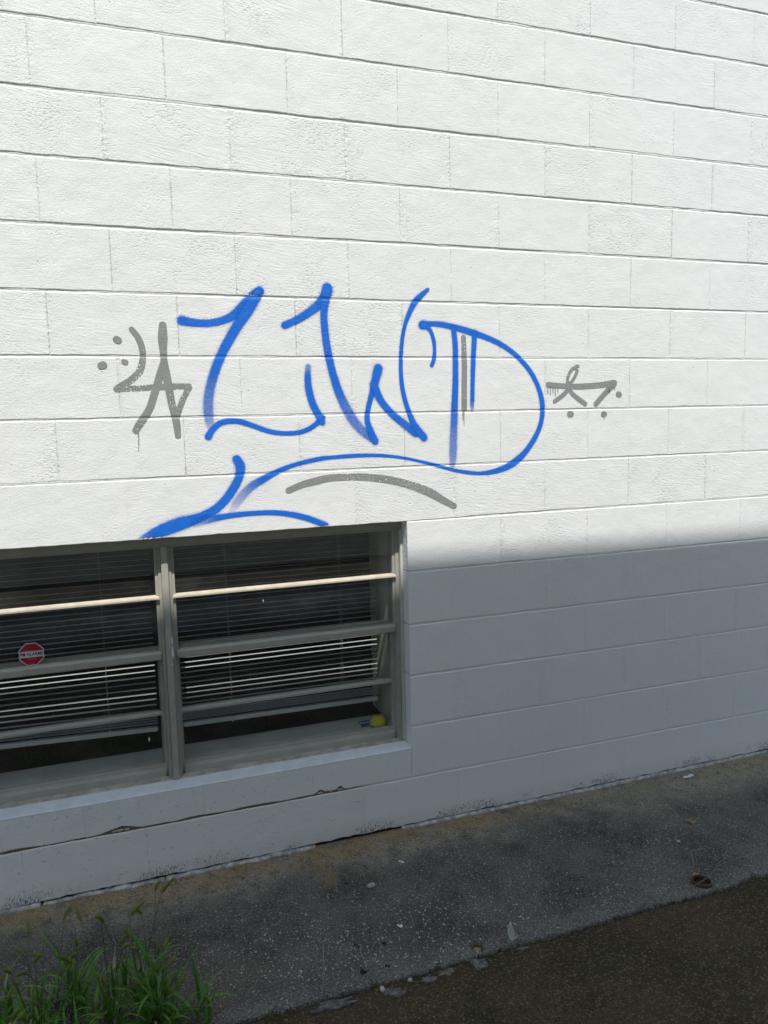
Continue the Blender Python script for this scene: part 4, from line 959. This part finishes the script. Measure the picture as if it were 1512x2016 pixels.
def head_mesh(i):
    r = random.Random(300 + i); L = r.uniform(0.026, 0.045); vs = []; fs = []; N = 12; bend = r.uniform(0.2, 1.0); axis = []
    x = z = 0.0
    for k in range(N + 1):
        t = k / N; a = bend * t; axis.append((x, z, a)); x += L / N * math.sin(a); z += L / N * math.cos(a)
    m = 9
    for k, (x, z, a) in enumerate(axis):
        t = k / N; rr = 0.0036 * math.sin(math.pi * min(1, 0.12 + 0.86 * t)) ** 0.55 * (1 + 0.16 * (k % 2))
        for j in range(m):
            p = 6.283 * (j + 0.5 * (k % 2)) / m; u = rr * math.cos(p); v = rr * math.sin(p)
            vs.append((x + u * math.cos(a), v, z - u * math.sin(a)))
    for k in range(N):
        for j in range(m): fs.append((k * m + j, k * m + (j + 1) % m, (k + 1) * m + (j + 1) % m, (k + 1) * m + j))
    for q_ in range(150):                                      # bristles
        k = r.randint(0, N - 1); x, z, a = axis[k]; p = r.uniform(0, 6.283); d = Vector((math.cos(p) * math.cos(a), math.sin(p), -math.cos(p) * math.sin(a))); up = Vector((math.sin(a), 0, math.cos(a)))
        b0 = Vector((x, 0, z)) + d * 0.0028; tip = b0 + (d * 0.75 + up * 0.8).normalized() * r.uniform(0.004, 0.0085); sd_ = d.cross(up) * 0.00022; b = len(vs)
        vs += [tuple(b0 + sd_), tuple(b0 - sd_), tuple(tip)]; fs.append((b, b + 1, b + 2))
    return mesh('seed_head', vs, fs)
HEADS = [head_mesh(i) for i in range(6)]
def weed(x, y, seed, n_stem, spread, hmin, hmax, label, dirs=None):
    r = random.Random(seed)
    t = thing('foxtail_weed', label, 'weed', (x, y, -0.006), 'foxtail weeds at the slab edge')
    for s in range(n_stem):
        az = r.uniform(0, 6.283) if dirs is None else r.uniform(*dirs); lean = r.uniform(0.05, spread); H = r.uniform(hmin, hmax)
        bx, by = r.gauss(0, 0.022), r.gauss(0, 0.022); pts = []; N = 7; px, pz = 0.0, 0.0
        for k in range(N + 1):
            a = lean * (0.5 + 0.9 * k / N); pts.append((bx + px * math.cos(az), by + px * math.sin(az), pz)); px += H / N * math.sin(a); pz += H / N * math.cos(a)
        tube('stem', pts, 0.0013, STEM, t, 5, None, 0.5)
        def at(u):
            f = u * N; i = min(N - 1, int(f)); g = f - i; A_, B_ = Vector(pts[i]), Vector(pts[i + 1]); return A_ + (B_ - A_) * g, (B_ - A_).normalized()
        for k in range(r.randint(3, 5)):
            u = 0.04 + 0.62 * (k + r.random() * 0.6) / 6; p, d = at(u)
            o = link('leaf_blade', (DRY if r.random() < 0.07 else BLADES)[r.randrange(len(BLADES))], LEAF, t, p)
            o.rotation_euler = (0, r.uniform(0.15, 0.75), az + k * 2.6 + r.uniform(-0.7, 0.7)); o.scale = [r.uniform(0.75, 1.15)] * 3
        if r.random() < 0.52:
            p, d = at(0.995); o = link('seed_head', HEADS[r.randrange(len(HEADS))], SEED, t, p)
            o.rotation_euler = (0, lean * 1.5 + 0.15, az + r.uniform(-0.8, 0.8)); o.scale = [r.uniform(0.95, 1.3)] * 3
    return t
weed(-0.30, -0.62, 11, 10, 0.50, 0.16, 0.30, 'foxtail weed clump cut by the left picture edge')
weed(-0.19, -0.70, 12, 10, 0.45, 0.18, 0.34, 'foxtail weed clump in the left corner with one long upright blade')
weed(-0.10, -0.62, 13, 10, 0.50, 0.16, 0.30, 'foxtail weed clump with yellow-green heads, second from left along the wall side')
weed(-0.02, -0.73, 14, 11, 0.42, 0.18, 0.36, 'tall dense foxtail weed clump in the middle of the weeds')
weed(0.07, -0.66, 15, 10, 0.40, 0.22, 0.38, 'foxtail weed clump leaning toward the wall with the highest seed heads')
weed(0.10, -0.76, 18, 9, 0.45, 0.16, 0.32, 'foxtail weed clump right of the tall dense one')
weed(0.14, -0.77, 16, 6, 0.70, 0.10, 0.18, 'sparse foxtail weed clump sprawling right over the concrete', (-0.3, 1.2))
weed(0.21, -0.775, 17, 3, 0.90, 0.06, 0.11, 'smallest foxtail weed, at the right end of the weeds', (-0.6, 1.0))
weed(-0.26, -0.80, 19, 10, 0.5, 0.10, 0.24, 'low foxtail weed clump at the very bottom left, nearest the camera')
weed(-0.12, -0.82, 20, 10, 0.5, 0.10, 0.24, 'low dark foxtail weed clump at the bottom edge of the picture')
